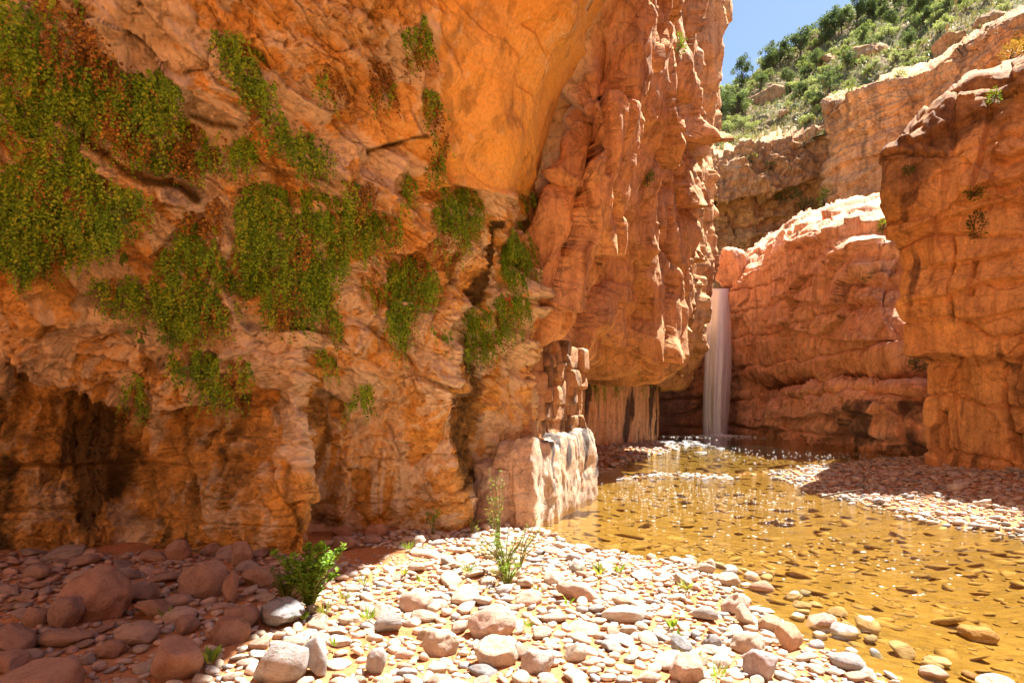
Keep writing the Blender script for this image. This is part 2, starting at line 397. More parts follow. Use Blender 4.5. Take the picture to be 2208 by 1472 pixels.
Xw, Yw = X + 2 * wx, Y + 1.6 * np.roll(wx, 37, axis=1)
for pts, amp, up, dn in (
  ([(190, 20), (300, 90), (385, 170), (500, 258), (600, 285)], 0.20, 90, 60),
  ([(150, 312), (262, 388), (380, 440), (440, 452)], 0.17, 50, 70),
  ([(-60, 250), (60, 300), (150, 312)], 0.12, 60, 60),
  ([(600, 292), (690, 370), (720, 400)], 0.14, 60, 50),
  ([(500, 335), (610, 370), (720, 425), (860, 470)], 0.15, 55, 60),
  ([(320, 560), (390, 470), (470, 430)], 0.10, 60, 60),
  ([(455, 60), (560, 110), (600, 180)], 0.10, 60, 40),
  ([(770, 330), (830, 300), (905, 285)], 0.10, 70, 40),
  ([(700, 470), (800, 440), (880, 330)], 0.12, 90, 70),
  ([(905, 410), (960, 395), (1030, 405), (1112, 418)], 0.20, 120, 50),
  ([(820, 560), (900, 520), (930, 420)], 0.14, 70, 60),
  ([(330, 870), (420, 868), (520, 850), (600, 830)], 0.20, 90, 50),
  ([(-80, 770), (60, 790), (200, 850), (330, 880)], 0.20, 90, 60),
  ([(-80, 1008), (60, 1005), (160, 1000), (230, 995)], 0.05, 30, 30),
  ([(440, 988), (520, 990), (650, 985)], 0.06, 30, 30),
  ([(690, 960), (760, 940), (900, 950)], 0.06, 60, 30),
  ([(1060, 670), (1120, 640), (1190, 650)], 0.10, 40, 40)):
    ledge(D, Xw, Yw, pts, amp, up, dn)
# the gully, the standing pillar, the drip columns and hollows of the lower wall
for cx, cy, rx, ry, a in ((1015, 905, 34, 170, -0.06), (1015, 700, 30, 90, -0.10), (560, 1090, 90, 95, 0.12), 
                          (300, 1080, 45, 110, -0.14), (385, 1100, 30, 120, -0.16), (215, 1090, 38, 110, 0.14), (345, 920, 24, 120, 0.14),
                          (470, 880, 60, 50, -0.10), (280, 900, 36, 60, -0.12), (120, 1060, 70, 50, 0.05), (690, 1090, 22, 120, -0.16),
                          (740, 1000, 22, 120, 0.10), (960, 1060, 45, 90, 0.20), (820, 1040, 60, 80, 0.06), (930, 770, 26, 120, 0.12), (540, 920, 30, 26, -0.10),
                          (1180, 200, 60, 160, -0.16), (1120, 150, 40, 120, -0.08), (790, 95, 26, 16, -0.16), (30, 830, 60, 60, -0.1)):
    bump(D, Xw, Yw, cx, cy, rx, ry, a, 3.0)
crack(D, Xw, Yw, [(90, 1010), (85, 1100), (95, 1200)], 0.05, 5); crack(D, Xw, Yw, [(0, 1108), (90, 1100), (190, 1095)], 0.05, 5)
crack(D, Xw, Yw, [(160, 910), (165, 1000)], 0.06, 5); crack(D, Xw, Yw, [(540, 960), (690, 945)], 0.05, 5)
crack(D, Xw, Yw, [(935, 60), (930, 200), (950, 330), (940, 400)], 0.12, 10)
crack(D, Xw, Yw, [(285, 5), (350, 30), (415, 50), (415, 0)], 0.06, 5)
# mineral crust, stains, and shade painted in at the lower left
pale = (0.28 + 0.80 * sstep(-0.12, 0.25, fbm(p3 * 1.5 + 0.8 * warp + 130, 5, 0.62).reshape(sh)) + 0.35 * np.clip(bed, -.5, .7)) * rough * (1 - 0.4 * low)
pale = np.maximum(pale, 0.8 * sstep(0.05, 0.5, bed) * sstep(900, 500, X) * sstep(520, 300, Y) * rough)
pale = np.maximum(pale, 0.72 * sstep(690, 740, X) * sstep(1010, 960, X) * sstep(640, 800, Y) * (0.55 + 0.9 * fbm(p3 * np.array([2.5, 2.5, 0.5]) + 31, 3).reshape(sh)))
pale = np.maximum(pale, 0.7 * sstep(1050, 1085, X) * sstep(620, 720, Y) * (0.55 + 0.9 * fbm(p3 * np.array([2.5, 2.5, 0.7]) + 31, 3).reshape(sh)))
dark = np.zeros(sh); wob = 1.6 * wx
for x0, y0, x1, y1, w, a in ((205, 1000, 195, 1190, 26, 0.8), (75, 860, 60, 1180, 12, .6), (352, 830, 345, 1000, 14, .9), (345, 1000, 300, 1180, 8, .5),
      (470, 1000, 462, 1180, 10, .8), (560, 985, 590, 1050, 26, .7), (515, 1000, 500, 1110, 7, .5), (710, 950, 706, 1125, 12, .9), (735, 880, 730, 1100, 7, .6),
      (810, 980, 805, 1120, 12, .9), (830, 960, 820, 1120, 6, .9), (855, 1000, 872, 1130, 8, .7), (690, 780, 700, 960, 14, .7), (640, 900, 665, 1000, 12, .7),
      (880, 700, 870, 900, 18, .6), (930, 640, 900, 850, 14, .6), (975, 760, 968, 900, 10, .6), (1090, 760, 1085, 960, 18, .6), (1120, 800, 1120, 950, 14, .5), (755, 1000, 760, 1120, 6, .6)):
    streak(pale, X, Y, x0, y0, x1, y1, w, a, wob)
for x0, y0, x1, y1, w, a in ((1012, 745, 1008, 1080, 34, .72), (300, 880, 300, 1150, 40, .62), (405, 900, 400, 1160, 34, .66), (250, 850, 245, 1020, 20, .6), (480, 850, 440, 1000, 40, .55),
      (690, 850, 700, 1050, 20, .6), (600, 840, 620, 960, 26, .5), (30, 760, 20, 980, 40, .7), (545, 1000, 540, 1160, 18, .5), (130, 1010, 130, 1160, 20, .45), (630, 1000, 650, 1180, 14, .6),
      (1075, 470, 1030, 680, 12, 1.0), (975, 540, 960, 640, 26, .7), (680, 850, 680, 940, 26, .7), (60, 1010, 40, 1190, 22, .5)):
    streak(dark, X, Y, x0, y0, x1, y1, w, a, wob)
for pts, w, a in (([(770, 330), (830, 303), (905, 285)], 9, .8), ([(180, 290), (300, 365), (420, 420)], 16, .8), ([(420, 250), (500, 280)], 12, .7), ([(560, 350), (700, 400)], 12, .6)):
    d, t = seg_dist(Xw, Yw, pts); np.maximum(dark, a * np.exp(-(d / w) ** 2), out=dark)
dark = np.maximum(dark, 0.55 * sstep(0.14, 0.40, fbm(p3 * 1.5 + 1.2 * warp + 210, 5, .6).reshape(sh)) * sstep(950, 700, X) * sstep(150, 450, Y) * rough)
dark = np.maximum(dark, low * sstep(720, 420, X) * (0.52 + 0.42 * sstep(-0.05, 0.3, fbm(p3 * np.array([1.6, 1.6, 0.4]) + 311, 4).reshape(sh))))  # lower left darkened: real stain plus shade painted into the colour
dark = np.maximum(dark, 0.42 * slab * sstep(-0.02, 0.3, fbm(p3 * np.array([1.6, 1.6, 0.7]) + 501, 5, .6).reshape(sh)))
pale *= 1 - sstep(0.45, 0.8, dark); pale = np.maximum(pale, 0.25 * slab * 0)
pale = np.maximum(pale, 0.46 * slab * sstep(0.05, 0.35, fbm(p3 * np.array([2.2, 2.2, 1.1]) + 601, 5, .6).reshape(sh)))
D += 0.02 * slab * fbm(p3 * 2.4 + 77, 4).reshape(sh)
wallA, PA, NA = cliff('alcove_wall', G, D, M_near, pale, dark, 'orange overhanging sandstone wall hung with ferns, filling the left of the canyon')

SLAB = None
# ------------------------------------------------------------------ the receding cliff beyond it
ysB = np.array([11.2, 10.3, 9.6, 12.0, 16.0, 20.0, 24.0, 28.0, 33.0, 36.0, 37.6, 39.2, 43.0])
lip = np.array([-2.2, -.6, .5, 1.3, 2.6, 4.1, 5.7, 7.2, 9.0, 9.8, 10.0, 9.6, 7.0])
lowx = np.array([-4.0, -3.2, -2.6, -1.6, .0, 1.2, 2.9, 5.6, 7.5, 7.9, 8.0, 7.8, 6.6])
zB = [-0.6, 0.2, 1.4, 2.55, 2.85, 3.3, 4.2, 6.0, 9.0, 13.0, 18.0, 26.0, 34.0, 35.0]
near_o = [0, 0, 0, 0, -.35, .0, .35, .82, 1.42, 2.1, 2.55, 2.9, 2.6, -6]; far_o = [0, 0, 0, 0, -.3, .0, .3, .75, 1.0, .85, .45, .0, -.3, -6]
net = np.zeros((len(zB), len(ysB), 3))
for i, z in enumerate(zB):
    f = np.clip((ysB - 12) / 24.0, 0, 1); off = near_o[i] * (1 - f) + far_o[i] * f
    if i < 4: x = lowx + 0.05 * z
    else: x = lip + off
    net[i, :, 0] = x; net[i, :, 1] = ysB; net[i, :, 2] = z + (0.35 * f if 3 <= i <= 5 else 0)
G = loft(net, [4, 14, 26, 10, 16, 30, 56, 80, 80, 70, 60, 12, 2], [10, 30, 70, 90, 70, 50, 40, 44, 30, 26, 20, 6])
X, Y = to_px(G); sh = X.shape; p3 = G.reshape(-1, 3).astype(np.float32)
s_al = (np.cumsum(np.linalg.norm(np.gradient(G[200], axis=0), axis=1)))[None, :] * np.ones(sh)   # metres along the wall
zz = G[..., 2]
warp = np.stack([fbm(p3 * 0.5 + 5, 3), fbm(p3 * 0.5 + 25, 3), fbm(p3 * 0.5 + 45, 3)], 1)
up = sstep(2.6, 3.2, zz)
q = np.stack([s_al.ravel(), 0 * s_al.ravel(), zz.ravel()], 1).astype(np.float32)
w0, w1, w2 = (warp[:, a].reshape(sh) for a in range(3))
D = 0.80 * up * fbm(q * np.array([0.20, 1, 0.14]) + 0.4 * warp, 2).reshape(sh)
D += 0.36 * up * fbm(q * np.array([0.42, 1, 0.08]) + 0.45 * warp, 3, 0.5, mode=2).reshape(sh)             # upright ribs
va, fe = facets(s_al * 0.45 + 0.30 * w0, zz * 0.11 + 0.2 * w1, 9, 1.5)
D += up * (0.62 * va - 0.16 * np.exp(-fe / 0.03))
va, fe = facets(s_al * 1.1 + 0.25 * w1 + 0.08 * zz, zz * 0.30 + 0.25 * w2, 19, 1.3)
D += (0.08 + 0.14 * up) * va - 0.05 * np.exp(-fe / 0.04)
va, fe = facets(s_al * 0.36 + 0.3 * w2, zz * 0.24 + 0.3 * w0 + 0.2 * s_al, 15, 3.6)
D += up * (0.46 * va - 0.05 * np.exp(-fe / 0.03))
va, fe = facets(s_al * 2.6 + 0.3 * w1 - 0.1 * zz, zz * 0.9 + 0.3 * w0, 25, 1.2)
D += 0.065 * va
D += 0.022 * fbm(p3 * np.array([2.4, 2.4, 0.8]) + warp, 5, 0.62, mode=2).reshape(sh) + 0.012 * fbm(p3 * 8, 3, 0.65).reshape(sh)
D += (1 - up) * 0.22 * fbm(q * np.array([0.9, 1, 0.2]), 4, 0.5, mode=2).reshape(sh)
wx = 10 * fbm(p3 * 0.8 + 60, 3).reshape(sh)
for pts, amp, upw, dn in (([(1180, 400), (1215, 385), (1265, 395)], 0.25, 60, 30), ([(1255, 540), (1310, 545), (1350, 560)], 0.3, 60, 30), ([(1130, 650), (1200, 655), (1290, 660)], 0.18, 30, 30),
                          ([(1190, 258), (1230, 270), (1250, 280)], 0.15, 40, 20), ([(1445, 300), (1490, 315), (1500, 300)], 0.9, 60, 50), ([(1430, 440), (1480, 450)], 0.5, 60, 30),
                          ([(1290, 745), (1380, 735), (1440, 700)], 0.4, 60, 30), ([(1440, 560), (1500, 565)], 0.4, 50, 30)):
    ledge(D, X + wx, Y + wx, pts, amp, upw, dn)
for pts, dp in (([(1372, 40), (1368, 160), (1345, 280), (1330, 400), (1300, 470)], .6), ([(1440, -10), (1432, 200), (1425, 420)], .5), ([(1478, 300), (1470, 480), (1462, 650)], .5), ([(1298, 60), (1290, 260), (1275, 380)], .35),
                ([(1405, 480), (1412, 620), (1420, 740)], .4), ([(1505, 330), (1500, 520), (1490, 700)], .5), ([(1320, 480), (1325, 600)], .3)):
    crack(D, X + wx, Y + wx, pts, dp, 4)
pale = 0.35 * sstep(0.0, 0.4, fbm(p3 * np.array([1.2, 1.2, 0.5]) + warp + 130, 5, 0.6).reshape(sh)) * up
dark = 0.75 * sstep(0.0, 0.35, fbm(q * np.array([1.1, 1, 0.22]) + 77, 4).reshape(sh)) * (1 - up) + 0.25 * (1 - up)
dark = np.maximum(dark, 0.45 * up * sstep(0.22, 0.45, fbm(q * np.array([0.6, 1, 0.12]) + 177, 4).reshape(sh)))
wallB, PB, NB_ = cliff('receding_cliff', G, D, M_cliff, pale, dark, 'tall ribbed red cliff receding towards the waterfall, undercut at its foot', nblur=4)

# ------------------------------------------------------------------ the rock mass right of the falls
cols = [  # px, depth at water, ledge top py, recess py, lip py, py/depth shift of the upper rows
 # each: list of (px, py, d) from below water to the back of the top
 [(1250, 960, 42), (1250, 936, 42), (1250, 900, 42), (1250, 850, 42), (1250, 820, 42), (1250, 790, 42), (1250, 720, 42), (1250, 670, 42), (1250, 634, 42), (1250, 633, 46), (1250, 640, 60)],
 [(1420, 960, 41), (1420, 936, 41), (1420, 900, 41.2), (1420, 850, 41.4), (1420, 820, 41.4), (1420, 790, 41.4), (1420, 720, 41.4), (1420, 670, 41.5), (1420, 634, 41.8), (1420, 633, 46), (1420, 640, 60)],
 [(1530, 960, 40.6), (1530, 936, 40.6), (1530, 900, 41), (1530, 850, 41.4), (1530, 820, 41.6), (1530, 790, 41.4), (1530, 720, 41.2), (1530, 670, 41), (1530, 636, 40.6), (1530, 635, 46), (1530, 645, 60)],
 [(1580, 960, 40), (1580, 936, 40), (1580, 900, 40.3), (1580, 850, 40.6), (1580, 825, 40.8), (1580, 790, 40.4), (1578, 720, 40), (1576, 670, 39.8), (1577, 634, 39.8), (1577, 630, 43), (1577, 645, 60)],
 [(1636, 960, 37), (1636, 940, 37), (1636, 900, 37.4), (1636, 862, 38.3), (1636, 828, 39.2), (1630, 795, 38.4), (1622, 720, 38), (1606, 650, 38.2), (1590, 606, 38.6), (1630, 548, 44), (1630, 560, 62)],
 [(1668, 965, 33.6), (1668, 946, 33.6), (1668, 900, 33.7), (1676, 856, 34.4), (1680, 834, 38.6), (1672, 802, 36.2), (1668, 720, 35.6), (1664, 640, 36.2), (1650, 566, 37.2), (1668, 512, 46), (1668, 520, 62)],
 [(1730, 975, 29.8), (1730, 955, 29.8), (1730, 905, 29.8), (1734, 850, 30.2), (1740, 834, 34.6), (1735, 798, 31.8), (1730, 720, 31.4), (1724, 640, 31.9), (1706, 535, 33), (1720, 478, 41), (1720, 490, 60)],
 [(1820, 985, 25.8), (1820, 966, 25.8), (1820, 905, 25.9), (1822, 846, 26.2), (1826, 832, 30.0), (1820, 792, 27.4), (1815, 710, 27.1), (1806, 620, 27.6), (1780, 500, 30), (1800, 448, 38), (1800, 470, 58)],
 [(1920, 1000, 22.4), (1920, 976, 22.4), (1920, 905, 22.5), (1920, 842, 22.8), (1924, 828, 26.2), (1915, 786, 24.2), (1905, 705, 24.2), (1900, 615, 25.4), (1870, 480, 28.5), (1880, 436, 36), (1880, 460, 56)],
 [(2030, 1015, 20.6), (2030, 985, 20.6), (2030, 905, 20.8), (2030, 842, 21.2), (2034, 832, 23), (2030, 786, 22.6), (2020, 705, 23.2), (2010, 610, 24.8), (1970, 470, 28), (1970, 410, 36), (1970, 440, 56)],
 [(2160, 1030, 19.8), (2160, 990, 19.8), (2160, 905, 20), (2160, 842, 20.4), (2160, 832, 21.6), (2160, 786, 21.6), (2160, 705, 22.4), (2150, 610, 24.2), (2120, 470, 28), (2120, 400, 36), (2120, 440, 56)]]
net = np.swapaxes(np.array([[W(*p) for p in c] for c in cols]), 0, 1)
G = loft(net, [3, 36, 40, 10, 34, 46, 46, 60, 44, 14], [3, 14, 24, 30, 36, 50, 54, 54, 34, 20])
X, Y = to_px(G); sh = X.shape; p3 = G.reshape(-1, 3).astype(np.float32)
warp = np.stack([fbm(p3 * 0.4 + 5, 3), fbm(p3 * 0.4 + 25, 3), fbm(p3 * 0.4 + 45, 3)], 1)
top = sstep(600, 520, Y + 0.25 * (X - 1650))
s_al = p3[:, 0].reshape(sh) * 0.6 - p3[:, 1].reshape(sh) * 0.8; zz = p3[:, 2].reshape(sh)
D = 0.45 * fbm(p3 * 0.32, 3).reshape(sh)
off, jn, _ = bedding(s_al, zz, 0.22 * warp[:, 2].reshape(sh), 1.3, 2.6, 21)
D += 0.50 * off - 0.25 * np.exp(-jn / 0.05)
lowm = sstep(850, 880, Y); w0, w1, w2 = (warp[:, a].reshape(sh) for a in range(3))
va, fe = facets(s_al * 0.45 + .4 * w0, zz * 0.55 + .4 * w1, 23, 1.4)
D += 0.50 * va - 0.05 * np.exp(-fe / 0.035)
va, fe = facets(s_al * 1.2 + .4 * w1, zz * 1.1 + .4 * w0, 29, 1.3)
D += 0.18 * va - 0.02 * np.exp(-fe / 0.05)
D += 0.09 * fbm(p3 * np.array([1.2, 1.2, 0.8]) + 0.5 * warp, 5, 0.58, mode=2).reshape(sh) + 0.02 * fbm(p3 * 6, 3, 0.6).reshape(sh)
wx = 9 * fbm(p3 * 0.6 + 60, 3).reshape(sh)
for pts, amp, upw, dn in (([(1640, 690), (1720, 715), (1820, 740), (1940, 730)], 0.22, 40, 20), ([(1690, 640), (1800, 660), (1900, 640)], 0.25, 40, 20), ([(1780, 575), (1860, 560), (1950, 565)], 0.5, 30, 30),
                          ([(1840, 605), (1900, 600), (1960, 600)], 0.5, 30, 25), ([(1650, 905), (1740, 900), (1850, 890), (1930, 895)], 0.25, 40, 12), ([(1690, 540), (1760, 520), (1860, 500), (1950, 500)], 0.35, 25, 25)):
    ledge(D, X + wx, Y + wx, pts, amp, upw, dn)
for pts in ([(1775, 560), (1770, 640), (1745, 730)], [(1835, 630), (1850, 720)], [(1690, 600), (1700, 690)], [(1740, 880), (1735, 950)], [(1840, 860), (1850, 960)]):
    crack(D, X + wx, Y, pts, 0.4, 5)
pale = 0.3 * top * sstep(-0.1, 0.3, fbm(p3 * 0.8 + 130, 4).reshape(sh))
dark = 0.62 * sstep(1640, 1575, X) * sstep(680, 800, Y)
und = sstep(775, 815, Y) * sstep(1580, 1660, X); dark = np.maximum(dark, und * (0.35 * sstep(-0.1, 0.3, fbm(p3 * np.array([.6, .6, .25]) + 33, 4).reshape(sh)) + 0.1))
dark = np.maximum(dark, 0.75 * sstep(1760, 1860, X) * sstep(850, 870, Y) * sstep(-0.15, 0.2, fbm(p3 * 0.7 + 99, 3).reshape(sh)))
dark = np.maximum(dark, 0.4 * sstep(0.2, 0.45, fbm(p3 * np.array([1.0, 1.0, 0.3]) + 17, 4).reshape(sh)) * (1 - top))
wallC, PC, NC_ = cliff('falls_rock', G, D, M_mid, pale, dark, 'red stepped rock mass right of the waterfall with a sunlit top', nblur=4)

# ------------------------------------------------------------------ the dark-varnished wall at the right
cols = [
 [(2070, 1020, 27), (2070, 985, 27), (2070, 880, 27), (2070, 790, 27), (2070, 770, 27), (2040, 755, 26), (2020, 640, 26), (2010, 560, 26), (2000, 480, 26), (1990, 400, 26), (1990, 330, 26), (2000, 305, 27), (2010, 320, 34)],
 [(2012, 1020, 20.8), (2012, 990, 20.8), (2012, 880, 20.8), (2014, 800, 20.6), (2012, 778, 20.4), (1952, 762, 19.9), (1938, 640, 20), (1954, 560, 20.2), (1950, 480, 20.2), (1922, 410, 19.8), (1922, 352, 19.9), (1936, 318, 20.4), (1960, 330, 30)],
 [(2060, 1030, 20.0), (2060, 995, 20.0), (2060, 880, 20.0), (2060, 800, 20.0), (2060, 782, 19.9), (2010, 765, 19.3), (2000, 640, 19.3), (2004, 560, 19.4), (2000, 470, 19.4), (1985, 390, 19.3), (1985, 300, 19.5), (2000, 246, 20.2), (2020, 262, 30)],
 [(2130, 1040, 19.0), (2130, 1000, 19.0), (2130, 880, 19.0), (2130, 800, 18.9), (2130, 785, 18.8), (2100, 765, 18.4), (2090, 640, 18.4), (2090, 560, 18.5), (2085, 460, 18.6), (2080, 360, 18.6), (2078, 230, 18.9), (2080, 176, 19.6), (2100, 195, 30)],
 [(2215, 1050, 17.9), (2215, 1005, 17.9), (2215, 880, 17.9), (2215, 800, 17.8), (2215, 785, 17.7), (2200, 765, 17.5), (2195, 640, 17.5), (2190, 560, 17.6), (2190, 450, 17.7), (2185, 330, 17.8), (2180, 190, 18.1), (2180, 138, 18.8), (2200, 160, 30)],
 [(2330, 1060, 16.4), (2330, 1015, 16.4), (2330, 880, 16.4), (2330, 800, 16.4), (2330, 780, 16.4), (2330, 760, 16.2), (2330, 640, 16.2), (2330, 560, 16.2), (2330, 430, 16.4), (2320, 300, 16.6), (2310, 120, 16.9), (2310, 30, 17.6), (2330, 60, 30)],
 [(2600, 1100, 13.2), (2600, 1040, 13.2), (2600, 880, 13.2), (2600, 800, 13.2), (2600, 770, 13.2), (2600, 740, 13.2), (2600, 600, 13.2), (2600, 500, 13.2), (2600, 380, 13.3), (2600, 200, 13.4), (2600, -80, 13.6), (2600, -200, 14.4), (2620, -160, 30)]]
net = np.swapaxes(np.array([[W(a, b, d * 0.77 if d < 29 else d * 0.9) for a, b, d in c] for c in cols]), 0, 1)
G = loft(net, [3, 40, 34, 8, 12, 50, 40, 40, 40, 40, 24, 8], [14, 60, 64, 64, 50, 20])
X, Y = to_px(G); sh = X.shape; p3 = G.reshape(-1, 3).astype(np.float32)
warp = np.stack([fbm(p3 * 0.5 + 5, 3), fbm(p3 * 0.5 + 25, 3), fbm(p3 * 0.5 + 45, 3)], 1)
s_al = p3[:, 0].reshape(sh) * 0.75 - p3[:, 1].reshape(sh) * 0.66; zz = p3[:, 2].reshape(sh) + 0.16 * s_al
D = 0.30 * fbm(p3 * 0.4 + 7, 3).reshape(sh)
off, jn, _ = bedding(s_al, zz, 0.25 * warp[:, 2].reshape(sh), 1.35, 3.4, 33)
D += 0.24 * off - 0.16 * np.exp(-jn / 0.03)
w0, w1, w2 = (warp[:, a].reshape(sh) for a in range(3)); hi_ = sstep(560, 380, Y)
va, fe = facets(s_al * 0.5 + .4 * w0, zz * 0.7 + .4 * w1, 31, 1.3)
D += (0.22 + 0.3 * hi_) * va - 0.03 * np.exp(-fe / 0.03)
va, fe = facets(s_al * 1.6 + .4 * w1, zz * 2.2 + .4 * w0, 39, 1.2)
D += (0.04 + .08 * hi_) * va - 0.008 * np.exp(-fe / 0.04)
D += 0.03 * fbm(p3 * np.array([1.6, 1.6, 1.0]) + 0.5 * warp, 5, 0.58, mode=2).reshape(sh) + 0.012 * fbm(p3 * 7, 3, 0.6).reshape(sh)
wx = 8 * fbm(p3 * 0.7 + 60, 3).reshape(sh)
for pts, amp, upw, dn in (([(1930, 520), (1990, 500), (2060, 470), (2140, 440), (2240, 420)], 0.16, 40, 25), ([(1935, 650), (2040, 640), (2130, 610), (2240, 590)], 0.15, 50, 25), ([(1990, 575), (2100, 560), (2240, 530)], 0.12, 40, 20),
                          ([(1950, 330), (2010, 300), (2080, 250), (2160, 215)], 0.20, 40, 25), ([(2000, 700), (2120, 690), (2240, 660)], 0.10, 40, 20), ([(2140, 340), (2180, 350), (2230, 330)], 0.25, 40, 25)):
    ledge(D, X + wx, Y + wx, pts, amp, upw, dn)
for pts in ([(2030, 880), (2035, 985)], [(2175, 780), (2185, 1000)], [(2105, 560), (2095, 640)], [(2130, 200), (2120, 330), (2100, 430)]):
    crack(D, X + wx, Y, pts, 0.2, 5)
pale = 0.2 * sstep(0.1, 0.4, fbm(p3 * 0.9 + 130, 4).reshape(sh))
rim = 330 - 0.82 * (X - 1935)
dark = 0.60 * sstep(rim + 250, rim + 60, Y) * sstep(-0.35, 0.05, fbm(p3 * np.array([1.1, 1.1, 0.25]) + 17, 4).reshape(sh) + 0.5 * sstep(rim + 130, rim + 20, Y))
dark = np.maximum(dark, 0.65 * sstep(0.16, 0.36, fbm(p3 * np.array([1.2, 1.2, 0.2]) + 57, 4).reshape(sh)))
dark = np.maximum(dark, 0.5 * sstep(770, 800, Y) * sstep(0.0, 0.35, fbm(p3 * np.array([0.5, 0.5, 0.3]) + 87, 3).reshape(sh)))
wallD, PD, ND_ = cliff('varnished_wall', G, D, M_wall, pale, dark, 'dark-streaked orange rock wall standing over the gravel bar at the right', nblur=4)

# ------------------------------------------------------------------ far cliffs and the green hillside
def far_cliff(name, cols, rseg, cseg, label, seed, amp=1.0, varn=0.6):
    net = np.swapaxes(np.array([[W(*p) for p in c] for c in cols]), 0, 1)
    G = loft(net, rseg, cseg); X, Y = to_px(G); sh = X.shape; p3 = G.reshape(-1, 3).astype(np.float32)
    warp = np.stack([fbm(p3 * 0.15 + 5 + seed, 3), fbm(p3 * 0.15 + 25, 3), fbm(p3 * 0.15 + 45, 3)], 1)
    D = amp * (1.0 * fbm(p3 * 0.16 + seed, 3).reshape(sh) + 0.5 * fbm(p3 * np.array([0.22, 0.22, 1.0]) + 0.4 * warp, 5, 0.55, mode=2).reshape(sh) + 0.3 * fbm(p3 * 0.7 + warp, 5, 0.62, mode=1).reshape(sh))
    va, fe = facets((p3[:, 0] * 0.3 + p3[:, 1] * 0.2 + warp[:, 0]).reshape(sh), (p3[:, 2] * 0.5 + 0.6 * warp[:, 1]).reshape(sh), 41 + seed, 1.4)
    D += amp * (1.3 * va - 0.15 * np.exp(-fe / 0.05))
    va, fe = facets((p3[:, 0] * 0.8 + p3[:, 1] * 0.5 + warp[:, 1]).reshape(sh), (p3[:, 2] * 1.5 + 0.6 * warp[:, 0]).reshape(sh), 45 + seed, 1.4)
    D += amp * 0.5 * va
    zz = p3[:, 2].reshape(sh); off, jn, _ = bedding((p3[:, 0] * .8 - p3[:, 1] * .5).reshape(sh), zz, 0.6 * warp[:, 2].reshape(sh), 1.6, 4.0, 51 + seed)
    D += amp * (1.1 * off - 0.35 * np.exp(-jn / 0.15))
    dark = varn * sstep(0.0, 0.3, fbm(p3 * np.array([0.4, 0.4, 0.09]) + 17 + seed, 4).reshape(sh))
    pale = 0.4 * sstep(0.0, 0.4, fbm(p3 * 0.3 + 130 + seed, 4).reshape(sh))
    return cliff(name, G, D, M_far, pale, dark, label, nblur=3)
colsF = [[(px, 680, 80), (px, 560, 79), (px, 480, 78), (px, 420, 77), (px, 405 + o, 75.5), (px, 340 + o, 76.5), (px, 300 + o, 78), (px, 288 + o, 90)]
         for px, o in ((1440, 40), (1520, 34), (1580, 24), (1640, 12), (1700, -2), (1760, -20), (1830, -40))]
wallF, PF, _ = far_cliff('back_cliff', colsF, [10, 40, 30, 8, 30, 24, 6], [20, 40, 40, 40, 40, 20], 'banded far cliff at the back of the canyon above the waterfall', 3, 0.9, 0.25)
colsE = [[(1830, 600, 74), (1830, 470, 74), (1830, 350, 74), (1830, 260, 74), (1826, 225, 74), (1830, 215, 75), (1850, 230, 90)],
         [(1786, 600, 62), (1786, 470, 62), (1786, 350, 62), (1788, 262, 61.5), (1786, 226, 61.5), (1792, 216, 62.5), (1800, 214, 74)],
         [(1850, 600, 58), (1850, 470, 58), (1850, 350, 58), (1852, 250, 57.5), (1850, 208, 57.5), (1856, 195, 58.5), (1866, 192, 70)],
         [(1925, 600, 55), (1925, 470, 55), (1925, 350, 55), (1925, 230, 55), (1925, 178, 55), (1930, 164, 56), (1940, 160, 68)],
         [(1985, 600, 54), (1985, 470, 54), (1985, 350, 54), (1985, 220, 54), (1985, 168, 54), (1990, 152, 55), (2000, 148, 67)],
         [(2080, 600, 49), (2080, 470, 49), (2080, 320, 49), (2080, 170, 49), (2080, 108, 49), (2085, 92, 50), (2095, 86, 62)],
         [(2160, 600, 45), (2160, 470, 45), (2160, 290, 45), (2160, 130, 45), (2160, 62, 45), (2165, 44, 46), (2175, 38, 58)],
         [(2260, 600, 41), (2260, 470, 41), (2260, 270, 41), (2260, 100, 41), (2260, 40, 41), (2265, 22, 42), (2275, 15, 54)],
         [(2500, 600, 37), (2500, 470, 37), (2500, 220, 37), (2500, 10, 37), (2500, -60, 37), (2505, -80, 38), (2515, -90, 50)]]
wallE, PE, _ = far_cliff('side_cliff', colsE, [8, 30, 50, 26, 10, 12], [20, 40, 40, 36, 44, 40, 30, 10], 'rounded orange far cliff below the green hillside', 8, 0.6, 0.55)

